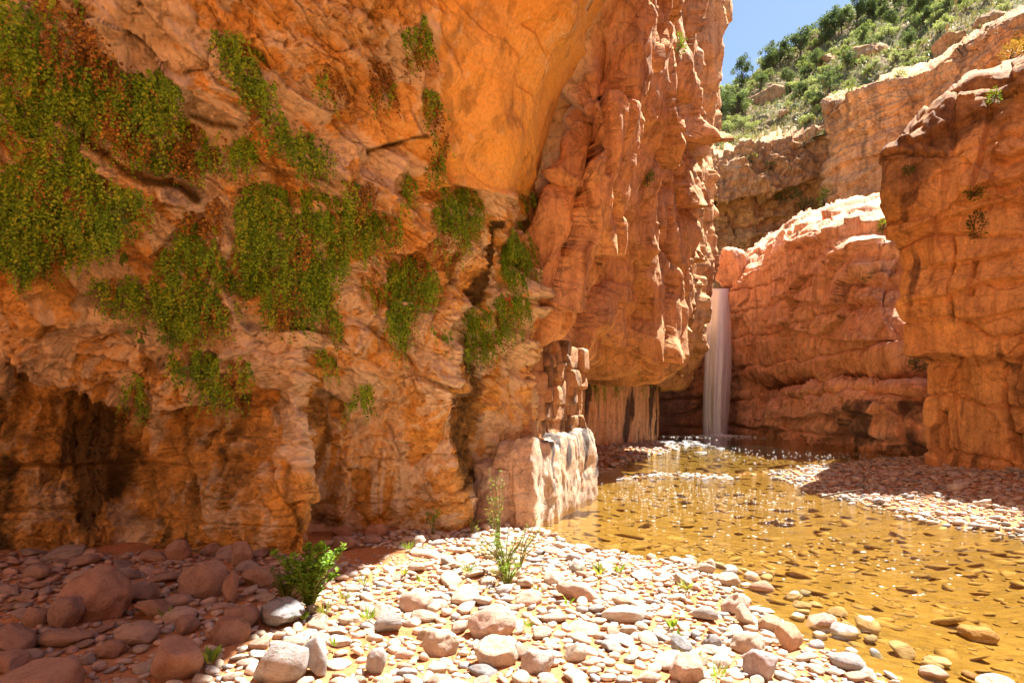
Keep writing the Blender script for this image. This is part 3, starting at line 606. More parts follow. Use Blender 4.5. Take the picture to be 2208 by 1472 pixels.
M_hill, t = mat_new('hillside_soil'); k = NT(t); co = k.n('TexCoord').outputs['Object']
hc = k.ramp(k.noise(co, 0.12, 6, 0.62, 0.5), (0.32, (0.26, 0.14, 0.075)), (0.48, (0.30, 0.22, 0.11)), (0.62, (0.15, 0.17, 0.06)))
hc = k.mix(0.7, hc, k.ramp(k.noise(co, 1.4, 6, 0.7), (0.3, 0.5), (0.55, 1.0), (0.75, 1.25)), 'MULTIPLY')
k.out(k.princ(hc, 0.95, k.bump(k.noise(co, 0.9, 7, 0.7), 0.5, 0.9), 0.1))
colsG = [[(1420, 345, 79), (1420, 310, 92), (1420, 270, 105), (1420, 240, 118), (1420, 260, 150)],
         [(1540, 330, 79), (1540, 290, 90), (1540, 245, 102), (1540, 208, 114), (1540, 235, 150)],
         [(1620, 312, 79), (1620, 265, 90), (1620, 205, 104), (1620, 160, 116), (1620, 200, 150)],
         [(1720, 290, 77), (1720, 225, 90), (1720, 150, 106), (1720, 100, 118), (1720, 150, 150)],
         [(1800, 236, 74), (1800, 165, 88), (1800, 100, 106), (1800, 52, 120), (1800, 110, 155)],
         [(1900, 196, 66), (1900, 120, 82), (1900, 50, 104), (1900, 2, 122), (1900, 60, 160)],
         [(2000, 160, 62), (2000, 80, 78), (2000, 0, 102), (2000, -50, 122), (2000, 10, 160)],
         [(2100, 100, 56), (2100, 30, 70), (2100, -50, 96), (2100, -110, 120), (2100, -40, 160)],
         [(2220, 56, 50), (2220, -20, 66), (2220, -110, 92), (2220, -180, 116), (2220, -100, 160)],
         [(2500, -60, 44), (2500, -150, 60), (2500, -260, 86), (2500, -340, 110), (2500, -260, 160)]]
net = np.swapaxes(np.array([[W(*p) for p in c] for c in colsG]), 0, 1)
net[0, :, 2] -= 1.5
G = loft(net, [44, 50, 40, 8], [14, 36, 36, 36, 36, 36, 36, 36, 14]); X, Y = to_px(G); sh = X.shape; p3 = G.reshape(-1, 3).astype(np.float32)
D = 1.6 * fbm(p3 * 0.10, 3).reshape(sh) + 0.5 * fbm(p3 * 0.5, 4, 0.6, mode=1).reshape(sh)
hill, PG, NG = cliff('hillside', G, D, M_hill, None, None, 'steep green hillside above the far cliffs', nblur=0)

# canyon walls that close the place behind and beside the camera
pl = [(11.4, 10.3), (11.7, 6), (12.2, 1), (12.5, -6), (9, -13), (2, -16), (-6, -15), (-11, -10), (-12.5, -2), (-9.5, 3.6)]
net = np.array([[(x * s, y if y > 8 else y * s, z) for x, y in pl] for z, s in ((-.6, 1.0), (1, 1.0), (4, 1.02), (8, 1.03), (13, 1.0), (17, 1.08), (18, 1.6))])
G = loft(net, [6, 16, 20, 24, 16, 4], [14] * 9); p3 = G.reshape(-1, 3).astype(np.float32); sh = G.shape[:2]
D = 0.5 * fbm(p3 * 0.3, 4).reshape(sh) + 0.3 * fbm(p3 * np.array([.4, .4, 1.4]), 4, mode=2).reshape(sh)
wallR, _, _ = cliff('canyon_side', G, D, M_cliff, None, None, 'red canyon wall turning round behind the viewpoint', towards=(0, 0, 3), nblur=2)

# ------------------------------------------------------------------ ground, creek bed and banks: one sheet
BANK = [(0.2, 8.75), (0.55, 7.9), (.78, 7.45), (1.3, 7.05), (1.75, 6.75), (1.95, 6.2), (2.0, 5.4), (2.06, 4.5), (2.28, 3.9), (2.6, 2), (3, 0), (3.5, -14), (-16, -14), (-16, 9.8), (-1, 9.8), (-.1, 9.2)]
BAR = [(6.4, 15.0), (6.3, 13), (6.2, 11.8), (6.25, 9.6), (6.6, 8.1), (7.0, 6), (7.5, 3), (8, -14), (22, -14), (22, 23), (12.2, 20.3), (11.2, 19.5), (9, 18.1), (7.8, 17.0), (6.8, 16)]
SPIT = [(1.9, 15.4), (2.45, 17.4), (4.1, 20.6), (5.9, 24.0), (6.9, 26.5), (6.6, 30.5), (3, 31), (-3, 27), (-3, 14), (.8, 14)]
def ground_h(x, y):
    x = np.asarray(x, np.float64); y = np.asarray(y, np.float64)
    p = np.stack([x.ravel(), y.ravel(), 0 * x.ravel()], 1).astype(np.float32)
    wob = 0.35 * fbm(p * 0.9, 3).reshape(x.shape)
    s1 = poly_sd(x, y, BANK) + wob * 0.6; s2 = poly_sd(x, y, BAR) + wob * .7; s3 = poly_sd(x, y, SPIT) + wob * .7
    def prof(s, cap, sl): return np.where(s > 0, cap * (1 - np.exp(-s * sl / cap)), s * 0.12)
    h = np.maximum(np.maximum(prof(s1, 0.24, 0.12), prof(s2, 0.50, 0.075)), prof(s3, 0.35, 0.06))
    deep = np.where(y > 24, 1.4, 0.34)
    h = np.maximum(h, -deep)
    rif = np.exp(-((y - 15.6 - 0.12 * (x - 4)) / 0.8) ** 2) * sstep(1.5, 3, x) * sstep(7.5, 6, x)
    h = np.where(h < 0, h * (1 - 0.8 * rif) , h)
    h += 0.05 * fbm(p * 1.3 + 9, 4).reshape(x.shape) * (0.4 + 0.6 * (h > -0.05)) + 0.012 * fbm(p * 8 + 9, 3).reshape(x.shape)
    return h
gx = np.concatenate([np.linspace(-60, -14, 8)[:-1], np.linspace(-14, -6, 30)[:-1], np.linspace(-6, 8, 260)[:-1], np.linspace(8, 18, 60)[:-1], np.linspace(18, 120, 20)])
gy = np.concatenate([np.linspace(-60, -14, 8)[:-1], np.linspace(-14, 2, 40)[:-1], np.linspace(2, 10, 170)[:-1], np.linspace(10, 24, 90)[:-1], np.linspace(24, 46, 50)[:-1], np.linspace(46, 200, 20)])
GX, GY = np.meshgrid(gx, gy); GZ = ground_h(GX, GY)
me = raw_mesh('ground', np.stack([GX, GY, GZ], -1).reshape(-1, 3), grid_faces(len(gy), len(gx)))
M_ground, t = mat_new('creek_ground'); k = NT(t); co = k.n('TexCoord').outputs['Object']
sand = k.ramp(k.noise(co, 1.1, 6, 0.6), (0.35, (0.42, 0.17, 0.065)), (0.65, (0.56, 0.27, 0.12)))
sand = k.mix(0.7, sand, k.ramp(k.noise(co, 30, 5, 0.7), (0.3, 0.45), (0.5, 1.0), (0.75, 1.3)), 'MULTIPLY')
zc = k.n('SeparateXYZ'); k.put(zc.inputs[0], co)
silt = k.ramp(k.noise(co, 2.4, 6, 0.65, 0.6), (0.3, (0.18, 0.12, 0.026)), (0.5, (0.25, 0.165, 0.038)), (0.7, (0.31, 0.21, 0.06)))
silt = k.mix(0.8, silt, k.ramp(k.noise(k.map(co, (1, 2.2, 1)), 7.5, 5, 0.7, 0.5), (0.34, 0.55), (0.5, 1.0), (0.7, 1.15)), 'MULTIPLY')
algae = k.ramp(k.noise(co, 0.5, 4, 0.6), (0.4, (0.14, 0.12, 0.02)), (0.7, (0.07, 0.085, 0.02)))
silt = k.mix(k.ramp(zc.outputs[2], (0.0, 1.0), (1.0, 0.0)), silt, algae) if False else silt
far = k.math('MULTIPLY', k.ramp(k.math('DIVIDE', zc.outputs[1], 40.0), (0.42, 0.0), (0.85, 1.0)), 0.9)
silt = k.mix(far, silt, algae)
wet = k.math('MULTIPLY_ADD', zc.outputs[2], -30.0, 0.6, clamp=True)
gcol = k.mix(wet, sand, silt)
k.out(k.princ(gcol, 0.9, k.bump(k.math('ADD', k.noise(co, 14, 6, 0.7), k.noise(co, 60, 3, 0.6)), 0.025, 0.8), 0.15))
ground = struct(link('ground', me, M_ground), 'red sandy canyon floor with the creek bed and its banks')

# ------------------------------------------------------------------ water
M_water, t = mat_new('creek_water'); k = NT(t); co = k.n('TexCoord').outputs['Object']
rip = k.math('ADD', k.noise(k.map(co, (1.1, 2.6, 1), (0, 0, 0.35)), 2.6, 4, 0.6, 0.8), k.math('MULTIPLY', k.noise(k.map(co, (1, 1.9, 1), (0, 0, -0.2)), 11, 3, 0.6, 0.5), 0.28))
nr = k.bump(rip, 0.016, 0.8)
fr = k.n('Fresnel'); fr.inputs['IOR'].default_value = 1.33; k.put(fr.inputs['Normal'], nr)
gl = k.n('BsdfGlossy'); gl.inputs['Color'].default_value = (1, 1, 1, 1); gl.inputs['Roughness'].default_value = 0.05; k.put(gl.inputs['Normal'], nr)
tr = k.n('BsdfTransparent'); tr.inputs['Color'].default_value = (0.91, 0.82, 0.60, 1)
mx = k.n('MixShader'); k.put(mx.inputs[0], fr.outputs[0]); t.links.new(tr.outputs[0], mx.inputs[1]); t.links.new(gl.outputs[0], mx.inputs[2])
k.out(mx.outputs[0])
wx_ = np.linspace(-4, 20, 60); wy_ = np.linspace(-13.8, 44, 120); WX, WY = np.meshgrid(wx_, wy_)
water = struct(link('creek', raw_mesh('creek', np.stack([WX, WY, 0 * WX + 0.0], -1).reshape(-1, 3), grid_faces(120, 60)), M_water), 'shallow golden creek flowing from the waterfall')

# ------------------------------------------------------------------ stones: shapes
def ico(sub):
    bm = bmesh.new(); bmesh.ops.create_icosphere(bm, subdivisions=sub, radius=1.0)
    v = np.array([x.co[:] for x in bm.verts]); f = np.array([[x.index for x in q.verts] for q in bm.faces]); bm.free(); return v, f
ICO = {s: ico(s) for s in (1, 2, 3, 4, 5)}
def stone_shape(sub, seed, cuts=7, rough=0.05, lo=0.62, hi=0.95, boxy=0.0):
    """a worn stone: a ball flattened by worn facets, with a little unevenness"""
    r = np.random.default_rng(seed); v, f = ICO[sub]; v = v.copy()
    if boxy:
        q = np.abs(v) ** boxy; v = v / (q.sum(1) ** (1 / boxy))[:, None]
    for _ in range(cuts):
        n = r.normal(size=3); n /= np.linalg.norm(n); c = r.uniform(lo, hi)
        d = v @ n; over = np.maximum(d - c, 0); v -= (over * 0.88)[:, None] * n
    rad = 1 + 1.6 * rough * fbm(v * 1.2 + seed * 3.1, 3) + (rough * 0.5 * fbm(v * 4 + seed, 3) if sub > 2 else 0)
    v *= rad[:, None]
    return v / np.abs(v).max(0), f
PROTO = {s: [stone_shape(s, 100 + i, cuts=4 + i % 7, rough=0.05 + 0.05 * (i % 3), lo=(0.42, 0.6, 0.52)[i % 3], hi=(0.8, 0.95, 0.9)[i % 3]) for i in range(14)] for s in (1, 2, 3, 4)}

def stone_material(name, use_attr):
    m, t = mat_new(name); k = NT(t); co = k.n('TexCoord').outputs['Object']
    if use_attr:
        col = k.attr('tint').outputs['Color']; rnd = None; vec = co; sc = 12.0
    else:
        oi = k.n('ObjectInfo'); col = oi.outputs['Color']
        va = k.n('VectorMath', operation='ADD'); k.put(va.inputs[0], co); k.put(va.inputs[1], oi.outputs['Location']); vec = va.outputs[0]; sc = 1.6
    a = k.noise(vec, sc, 7, 0.65, 0.4); b = k.noise(vec, sc * 7, 6, 0.75)
    col = k.mix(0.8, col, k.ramp(a, (0.32, (0.62, 0.52, 0.46)), (0.5, (1, 1, 1)), (0.7, (1.2, 1.16, 1.1))), 'MULTIPLY')
    col = k.mix(0.6, col, k.ramp(b, (0.3, 0.5), (0.5, 1.0), (0.7, 1.2)), 'MULTIPLY')
    dust = k.n('NewGeometry'); sp = k.n('SeparateXYZ'); k.put(sp.inputs[0], dust.outputs['Normal'])
    dm = k.math('MULTIPLY', k.ramp(k.noise(vec, sc * 0.8, 4), (0.45, 0.0), (0.65, 0.55)), 1.0)
    col = k.mix(k.math('MULTIPLY', dm, 0.5), col, (0.50, 0.32, 0.21))
    k.out(k.princ(col, 0.82, k.bump(k.math('ADD', a, k.math('MULTIPLY', b, 0.5)), 0.05 if not use_attr else 0.012, 0.7), 0.25))
    return m
M_stone = stone_material('river_stone', False); M_stones = stone_material('river_stones', True)
PAL = np.array([(.52, .42, .31), (.53, .39, .295), (.58, .50, .40), (.55, .455, .345), (.35, .34, .325), (.26, .265, .27), (.42, .28, .20), (.61, .55, .47), (.49, .37, .28), (.42, .385, .35)])
PALW = np.array([.18, .14, .16, .16, .08, .05, .07, .08, .05, .05]); PALW /= PALW.sum()
RED = np.array([(.34, .20, .145), (.38, .23, .165), (.30, .18, .13), (.38, .26, .20), (.30, .22, .18), (.27, .22, .20)])  # stones in shade: warm bounce light painted into the colour, with red dust
def shade_edge(x, y):  # how far into the shaded side; warm bounce light and dust painted into stones
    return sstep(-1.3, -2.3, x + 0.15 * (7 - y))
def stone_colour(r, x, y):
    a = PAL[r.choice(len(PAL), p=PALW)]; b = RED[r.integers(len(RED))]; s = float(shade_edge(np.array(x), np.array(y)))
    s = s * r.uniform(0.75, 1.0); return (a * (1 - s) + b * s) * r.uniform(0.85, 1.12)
PM = {}
def proto_mesh(s, i):
    if (s, i) not in PM:
        PM[(s, i)] = raw_mesh('stone', *PROTO[s][i]); PM[(s, i)].materials.append(M_stone)
    return PM[(s, i)]
def place_stone(name, x, y, rx, ry, rz, sink, yaw, tilt, proto, sub, col, label, cat='stone', group=None):
    o = link(name, proto_mesh(sub, proto)); g = float(ground_h(np.array([x]), np.array([y]))[0])
    o.location = (x, y, g + rz * (1 - 2 * sink)); o.scale = (rx, ry, rz); o.rotation_euler = (tilt[0], tilt[1], yaw)
    o.color = (*col, 1); tag(o, label, cat, group); return o
placed = []   # x, y, r of everything already lying there
def hero(px, pyb, w, h, label, col, yaw=0.0, proto=0, depth_ratio=0.8, sink=0.2, tilt=(0, 0), name='boulder', group=None):
    """a stone singled out in the photograph: pixel of the middle of its foot, its width and height there"""
    gz = 0.12
    for _ in range(4):
        d = (CAMZ - gz) * FPX / (pyb - HOR); x = (px - 1104) / FPX * d
        gz = max(0.0, float(ground_h(np.array([x]), np.array([d]))[0]))
    rx = w / FPX * d / 2; ry = rx * depth_ratio; hz = h / FPX * d - 0.35 * ry * (pyb - HOR) / FPX
    rz = max(hz, 0.25 * rx) / (2 * (1 - sink)); y = d + ry * 0.75; x = (px - 1104) / FPX * y
    placed.append((x, y, max(rx, ry)))
    return place_stone(name, x, y, rx, ry, rz, sink, yaw, tilt, proto, 4, col, label, name, group)
rb, rb2, rb3 = (.33, .20, .14), (.36, .23, .17), (.29, .195, .155)  # red-browns of the shaded boulders, warm bounce light put into the colour
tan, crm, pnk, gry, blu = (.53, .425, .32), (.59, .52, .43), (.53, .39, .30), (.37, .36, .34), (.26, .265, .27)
HERO = [
 (205, 1342, 145, 118, 'largest red-brown boulder in the shade at the left, sloping to the right', rb, 0.5, 2, .85), (145, 1358, 78, 82, 'dark round boulder leaning against the largest shaded boulder', rb3, 0, 4, .9),
 (437, 1292, 104, 88, 'smooth round red boulder in the shade below the rock pillar', rb2, 0, 1, .9), (385, 1212, 56, 52, 'round stone tucked against the dark foot of the alcove wall', rb, 0, 7, .9),
 (516, 1222, 58, 52, 'squarish stone standing just left of the rock pillar foot', rb2, 0, 3, .8), (456, 1200, 50, 30, 'small red stone between the round stone and the pillar', rb, .4, 5, .8),
 (562, 1268, 88, 55, 'speckled flattish red stone below the pillar foot', rb2, .2, 8, .8), (500, 1302, 60, 70, 'long red stone slanting down beside the smooth round boulder', rb, -.9, 6, .6),
 (320, 1310, 90, 55, 'long dark red slab between the largest boulder and the round one', rb3, -.3, 9, .7), (78, 1350, 56, 50, 'angular wedge of red rock in the far left shade', rb2, 0, 0, .9),
 (380, 1472, 120, 96, 'big smooth brown boulder at the bottom edge in the shade', rb2, -.5, 10, .9), (495, 1392, 98, 62, 'rounded red boulder sloping at the edge of the shade', rb, -.5, 11, .8),
 (518, 1355, 78, 50, 'flat topped red stone near the green shrub in the shade', rb2, .3, 1, .8), (35, 1415, 74, 72, 'bulky brown boulder cut by the left edge of the picture', rb3, 0, 12, .9),
 (90, 1520, 190, 90, 'broad low boulder in the bottom left corner', rb2, .1, 13, .9), (330, 1335, 82, 42, 'flat oval red stone in the middle of the shaded stones', rb, .1, 8, .8),
 (400, 1372, 60, 42, 'plain brown stone behind the big smooth boulder at the bottom', rb3, .4, 3, .8), (240, 1420, 70, 40, 'low red slab in front of the largest boulder', rb, .2, 5, .8),
 (605, 1475, 132, 96, 'big grey boulder half in shade at the bottom edge', gry, .2, 0, .85), (685, 1462, 90, 82, 'slanting grey slab right of the half-shaded boulder', gry, -.7, 6, .6),
 (815, 1452, 52, 66, 'upright grey cobble near the bottom centre', (.40, .37, .35), .2, 4, .8), (845, 1365, 78, 48, 'dark grey flat stone in the sunlit bank left of centre', gry, .1, 9, .8),
 (895, 1320, 78, 50, 'pinkish rounded stone in the middle of the sunlit bank', pnk, -.3, 1, .8), (1060, 1378, 110, 72, 'large pink-tan rounded stone in the centre of the sunlit bank', pnk, -.15, 2, .85),
 (1070, 1438, 100, 66, 'pale rounded stone just below the large pink-tan one', tan, .3, 7, .85), (1160, 1455, 80, 56, 'greyish pale stone at the bottom right of the centre pair', (.5, .43, .37), .2, 10, .85),
 (1245, 1295, 105, 46, 'long low pinkish slab lying by the weeds', pnk, -.15, 8, .55), (950, 1415, 90, 56, 'tan lying stone in the lower centre', tan, -.4, 11, .7),
 (1700, 1402, 62, 60, 'rounded orange-tan boulder at the edge of the golden water', (.58, .38, .24), 0, 3, .9), (1768, 1345, 76, 44, 'faceted pinkish rock at the waterline', (.60, .42, .32), .2, 0, .8),
 (1818, 1362, 60, 38, 'smooth pale grey cobble beside the faceted pinkish rock', (.52, .48, .47), -.3, 12, .7), (1586, 1325, 66, 50, 'white-pink boulder on the shore left of the faceted rock', (.62, .47, .38), .2, 5, .8),
 (1608, 1352, 46, 48, 'tan block below the white-pink shore boulder', tan, 0, 6, .9), (1660, 1362, 52, 40, 'orange rounded stone left of the waterline boulder', (.56, .37, .24), .1, 13, .8),
 (1570, 1262, 52, 30, 'domed tan stone standing in the shallows', tan, 0, 7, .8), (1530, 1226, 26, 22, 'small round stone alone in the shallows', tan, 0, 1, .9),
 (1645, 1272, 62, 30, 'rough brown rock low in the shallows', (.46, .28, .18), -.2, 9, .7), (1648, 1221, 48, 18, 'dark flat rock breaking the water surface farthest out', (.40, .27, .18), .1, 8, .7),
 (1485, 1218, 44, 18, 'pale flat stone at the water edge behind the bank', crm, .1, 4, .8), (1710, 1280, 44, 22, 'bright pale stone half awash in the shallows', crm, .1, 2, .7),
 (2108, 1330, 82, 34, 'lone domed boulder out in the golden water at the right', (.50, .33, .19), 0, 1, .8), (1640, 1465, 78, 68, 'purplish grey boulder at the bottom right of the bank', (.44, .37, .36), .1, 10, .85),
 (1615, 1412, 84, 46, 'tan oblong stone above the purplish grey boulder', tan, -.2, 11, .7), (1466, 1412, 52, 44, 'dark blue-grey round cobble on the sunlit bank', blu, 0, 12, .9),
 (1535, 1398, 48, 34, 'second blue-grey cobble, flatter, right of the round one', (.31, .31, .31), -.3, 5, .8), (1525, 1340, 66, 34, 'long dark grey stone behind the shoreline boulder', gry, -.2, 9, .6),
 (1480, 1475, 80, 66, 'pinkish cracked boulder at the bottom edge right of centre', pnk, .4, 13, .85), (810, 1160, 48, 32, 'red stone at the foot of the wall where the shade ends', (.46, .24, .15), 0, 1, .8),
 (735, 1160, 50, 26, 'flat red stone beside the drip columns of the wall', (.44, .24, .15), 0, 8, .8), (740, 1188, 60, 30, 'long red stone between pillar and sand patch', rb2, .2, 3, .8),
 (905, 1178, 34, 28, 'cream cobble at the shade edge below the gully', crm, .2, 4, .8), (1240, 1425, 60, 44, 'pale rounded stone among cobbles right of centre', crm, .5, 0, .8)]
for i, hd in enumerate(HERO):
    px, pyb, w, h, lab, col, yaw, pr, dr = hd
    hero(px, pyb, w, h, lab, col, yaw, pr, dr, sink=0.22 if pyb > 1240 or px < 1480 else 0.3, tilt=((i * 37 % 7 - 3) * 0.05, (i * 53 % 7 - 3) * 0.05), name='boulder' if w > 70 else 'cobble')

# ------------------------------------------------------------------ scattered stones
SHORT = {0: 'largest shaded boulder', 2: 'smooth round red boulder', 4: 'squarish stone by the rock pillar', 6: 'speckled flat stone', 10: 'big smooth brown boulder', 13: 'boulder at the left edge', 14: 'bottom left corner boulder', 15: 'flat oval red stone',
  18: 'half-shaded grey boulder', 20: 'upright grey cobble', 21: 'dark grey flat stone', 22: 'pinkish rounded stone', 23: 'large pink-tan stone', 26: 'long pinkish slab', 27: 'tan lying stone', 28: 'orange-tan waterline boulder', 29: 'faceted pinkish rock',
  31: 'white-pink shore boulder', 34: 'domed stone in the shallows', 38: 'pale flat stone at the water edge', 41: 'purplish grey boulder', 43: 'blue-grey round cobble', 46: 'pinkish cracked boulder', 47: 'red stone at the wall foot', 49: 'long red stone by the sand', 50: 'cream cobble below the gully'}
ANCH = [(SHORT[i], placed[i][0], placed[i][1]) for i in SHORT]
_seen = {}
ORD = ['', 'second ', 'third ', 'fourth ', 'fifth ', 'sixth ', 'seventh ', 'eighth ', 'ninth ', 'tenth ', 'eleventh ', 'twelfth ', 'thirteenth ', 'fourteenth ', 'fifteenth ', 'sixteenth ', 'seventeenth ', 'eighteenth ', 'nineteenth ', 'twentieth ', 'twenty-first ', 'twenty-second ', 'twenty-third ', 'twenty-fourth ', 'twenty-fifth ', 'twenty-sixth ']
def rel_label(desc, x, y, anch=ANCH):
    """say which one: its look, and on which side of the nearest landmark it lies"""
    n, ax, ay = min(anch, key=lambda a: (a[1] - x) ** 2 + (a[2] - y) ** 2)
    u = (x / y - ax / ay) * 8; w = (y - ay)
    side = ('right of' if u > 0 else 'left of') if abs(u) > abs(w) else ('behind' if w > 0 else 'in front of')
    key = (desc, side, n); k_ = _seen.get(key, 0); _seen[key] = k_ + 1
    return (ORD[min(k_, 25)] + desc + ' ' + side + ' the ' + n)
def colour_word(c):
    r_, g_, b_ = c
    if max(c) - min(c) < .085: return 'grey' if g_ > .3 else 'dark grey'
    if r_ > .48 and g_ > .44: return 'cream'
    if g_ < .27: return 'red-brown'
    return 'pinkish' if r_ / g_ > 1.34 else 'tan'
r2 = np.random.default_rng(21)
st_list = []
class Darts:
    def __init__(s, cell=0.5): s.g = {}; s.c = cell
    def add(s, x, y, r): s.g.setdefault((int(x // s.c), int(y // s.c)), []).append((x, y, r))
    def free(s, x, y, r, k):
        n = int((r + 0.5) // s.c) + 1; cx, cy = int(x // s.c), int(y // s.c)
        for i in range(cx - n, cx + n + 1):
            for j in range(cy - n, cy + n + 1):
                for a, b, q in s.g.get((i, j), ()):
                    if (a - x) ** 2 + (b - y) ** 2 < ((r + q) * k) ** 2: return False
        return True
darts = Darts()
for p in placed: darts.add(*p)
def in_view(x, y, m=240):
    px, py = 1104 + x / y * FPX, HOR + CAMZ / y * FPX
    return -m < px < 2208 + m and py < 1472 + 120
bank_np = BANK
SANDP = [(-1.55, 6.35, .55), (-1.1, 6.3, .35)]
def throw(n, r0, r1, region, k, xr, yr, sand=True, out=None, tries=1):
    xs = r2.uniform(*xr, n); ys = r2.uniform(*yr, n); rs = r0 + (r1 - r0) * r2.random(n) ** 1.6
    ok = region(xs, ys)
    for x, y, r, o in zip(xs, ys, rs, ok):
        if not o or not in_view(x, y): continue
        if sand and any((x - a) ** 2 + ((y - b) * 1.3) ** 2 < c * c for a, b, c in SANDP) and r > 0.02: continue
        if darts.free(x, y, r, k): darts.add(x, y, r); out.append((x, y, r))
def wall_y(x):  # foot of the alcove wall in plan
    return np.interp(x, [-7, -2.15, -2.0, -0.7, -0.3, 0.4], [6.35, 6.3, 7.5, 8.0, 8.5, 8.7])
def on_bank(x, y): return (poly_sd(x, y, BANK) > -0.12) & (y < wall_y(x) + 0.05)
def on_bank_l(x, y): return on_bank(x, y) & (x < -1.6)
bank_st = []
throw(120, .11, .19, on_bank_l, .80, (-6, -1.5), (2.8, 6.6), out=bank_st)
throw(60, .09, .13, on_bank, .82, (-2, 2.4), (3.0, 8.6), out=bank_st)
throw(1300, .055, .085, on_bank, .80, (-6, 2.6), (3.0, 8.8), out=bank_st)
throw(10000, .034, .055, on_bank, .78, (-6, 2.8), (3.0, 8.8), out=bank_st)
throw(11000, .02, .036, on_bank, .80, (-6, 2.8), (3.0, 8.8), out=bank_st)
throw(5000, .012, .022, on_bank, .85, (-5, 2.8), (3.0, 6.5), out=bank_st, sand=False)
rim = []
throw(400, .05, .13, lambda x, y: (poly_sd(x, y, BANK) > -0.85) & (poly_sd(x, y, BANK) < -0.05) & (x > 1.0), .9, (1, 4), (3.2, 7.2), out=rim)
bank_st += rim
bank_st.sort(key=lambda s: -s[2] / s[1])
N_SOLO = 300 - len(HERO)
for i, (x, y, r) in enumerate(bank_st[:N_SOLO]):
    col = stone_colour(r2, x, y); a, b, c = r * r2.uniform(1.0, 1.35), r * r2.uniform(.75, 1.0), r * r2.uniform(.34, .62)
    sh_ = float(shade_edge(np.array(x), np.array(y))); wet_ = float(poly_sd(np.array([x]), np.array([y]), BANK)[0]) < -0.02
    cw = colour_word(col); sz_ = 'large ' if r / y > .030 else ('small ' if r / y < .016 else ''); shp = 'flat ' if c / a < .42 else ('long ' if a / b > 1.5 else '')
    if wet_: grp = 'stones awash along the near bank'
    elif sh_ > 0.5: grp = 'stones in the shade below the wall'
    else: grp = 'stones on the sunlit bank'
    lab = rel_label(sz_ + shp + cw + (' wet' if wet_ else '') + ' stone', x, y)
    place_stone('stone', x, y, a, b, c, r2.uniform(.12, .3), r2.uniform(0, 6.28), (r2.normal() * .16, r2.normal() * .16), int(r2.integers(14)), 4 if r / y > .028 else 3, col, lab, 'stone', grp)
def pile(name, items, sub, label, colf, flat=(.36, .64), sink=(.1, .35), cat='stones', zoff=None):
    """the remaining small stones, too many to count, as one mesh"""
    Vs, Fs, Cs, n0 = [], [], [], 0
    xs = np.array([s[0] for s in items]); ys = np.array([s[1] for s in items]); gz = ground_h(xs, ys)
    for (x, y, r), g in zip(items, gz):
        s_ = sub if not callable(sub) else sub(r, y)
        v, f = PROTO[s_][int(r2.integers(14))]
        a, b, c = r * r2.uniform(1.0, 1.35), r * r2.uniform(.7, 1.0), r * r2.uniform(*flat)
        e = Euler((r2.normal() * .2, r2.normal() * .2, r2.uniform(0, 6.28))).to_matrix(); m = np.array(e) * 1.0
        p = (v * (a, b, c)) @ m.T; p += (x, y, (g + c * (1 - 2 * r2.uniform(*sink))) if zoff is None else zoff(x, y, g, c))
        Vs.append(p); Fs.append(f + n0); n0 += len(v); Cs.append(np.repeat(np.array(colf(x, y))[None], len(v), 0))
    me = raw_mesh(name, np.concatenate(Vs), np.concatenate(Fs)); colattr(me, np.concatenate(Cs))
    o = link(name, me, M_stones); tag(o, label, cat, kind='stuff'); return o
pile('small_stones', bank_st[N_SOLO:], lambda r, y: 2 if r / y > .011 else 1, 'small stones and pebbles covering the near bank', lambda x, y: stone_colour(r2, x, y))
# far bars
def on_bar(x, y): return (poly_sd(x, y, BAR) > -0.25)
bar = []
throw(150, .10, .17, on_bar, .8, (5.5, 16), (7.2, 20), sand=False, out=bar)
throw(5200, .045, .10, on_bar, .72, (5.5, 15.5), (7.2, 20.5), sand=False, out=bar)
throw(6000, .028, .045, on_bar, .75, (5.5, 11), (7.2, 15), sand=False, out=bar)
def bar_col(x, y):
    c = PAL[r2.choice(len(PAL), p=PALW)]; return c * r2.uniform(.75, 1.05)
pile('gravel_bar_stones', bar, 1, 'cobbles of the gravel bar below the varnished wall', bar_col)
spit = []
throw(2600, .06, .14, lambda x, y: poly_sd(x, y, SPIT) > -0.3, .72, (1.5, 7.5), (14.5, 31), sand=False, out=spit)
pile('spit_stones', spit, 1, 'cobbles of the small spit below the receding cliff', bar_col)
# stones under water and in the riffle
sub_st = []
def in_creek(x, y): return (poly_sd(x, y, BANK) < -0.05) & (poly_sd(x, y, BAR) < -0.05) & (poly_sd(x, y, SPIT) < -0.05)
throw(90, .13, .20, in_creek, .75, (.5, 8), (3.0, 14), sand=False, out=sub_st)
throw(1000, .07, .13, in_creek, .72, (.5, 8), (3.0, 16), sand=False, out=sub_st)
throw(1400, .12, .26, in_creek, .75, (2, 14), (15.5, 30), sand=False, out=sub_st)
throw(1300, .035, .07, in_creek, .75, (.5, 6), (3.0, 9), sand=False, out=sub_st)
GOLD = np.array([(.25, .165, .035), (.29, .19, .05), (.21, .14, .03), (.24, .165, .04), (.30, .205, .07), (.19, .13, .03)])
pile('creek_bed_stones', sub_st, 1, 'flat golden stones covering the creek bed under the water', lambda x, y: GOLD[r2.integers(len(GOLD))] * r2.uniform(1.0, 1.25), flat=(.12, .22), sink=(.25, .45),
     zoff=lambda x, y, g, c: min(g - .15 * c, -0.03 - 1.15 * c))
rif = []
throw(260, .07, .16, lambda x, y: np.abs(y - 15.6 - 0.12 * (x - 4) - .35 * np.sin(x * 2.1)) < 0.5, .8, (2.6, 7.0), (14.2, 17.2), sand=False, out=rif)
pile('riffle_stones', rif, 1, 'wet stones breaking the water at the riffle', lambda x, y: np.array((.40, .23, .09)) * r2.uniform(.5, 1.1), zoff=lambda x, y, g, c: -0.75 * c)

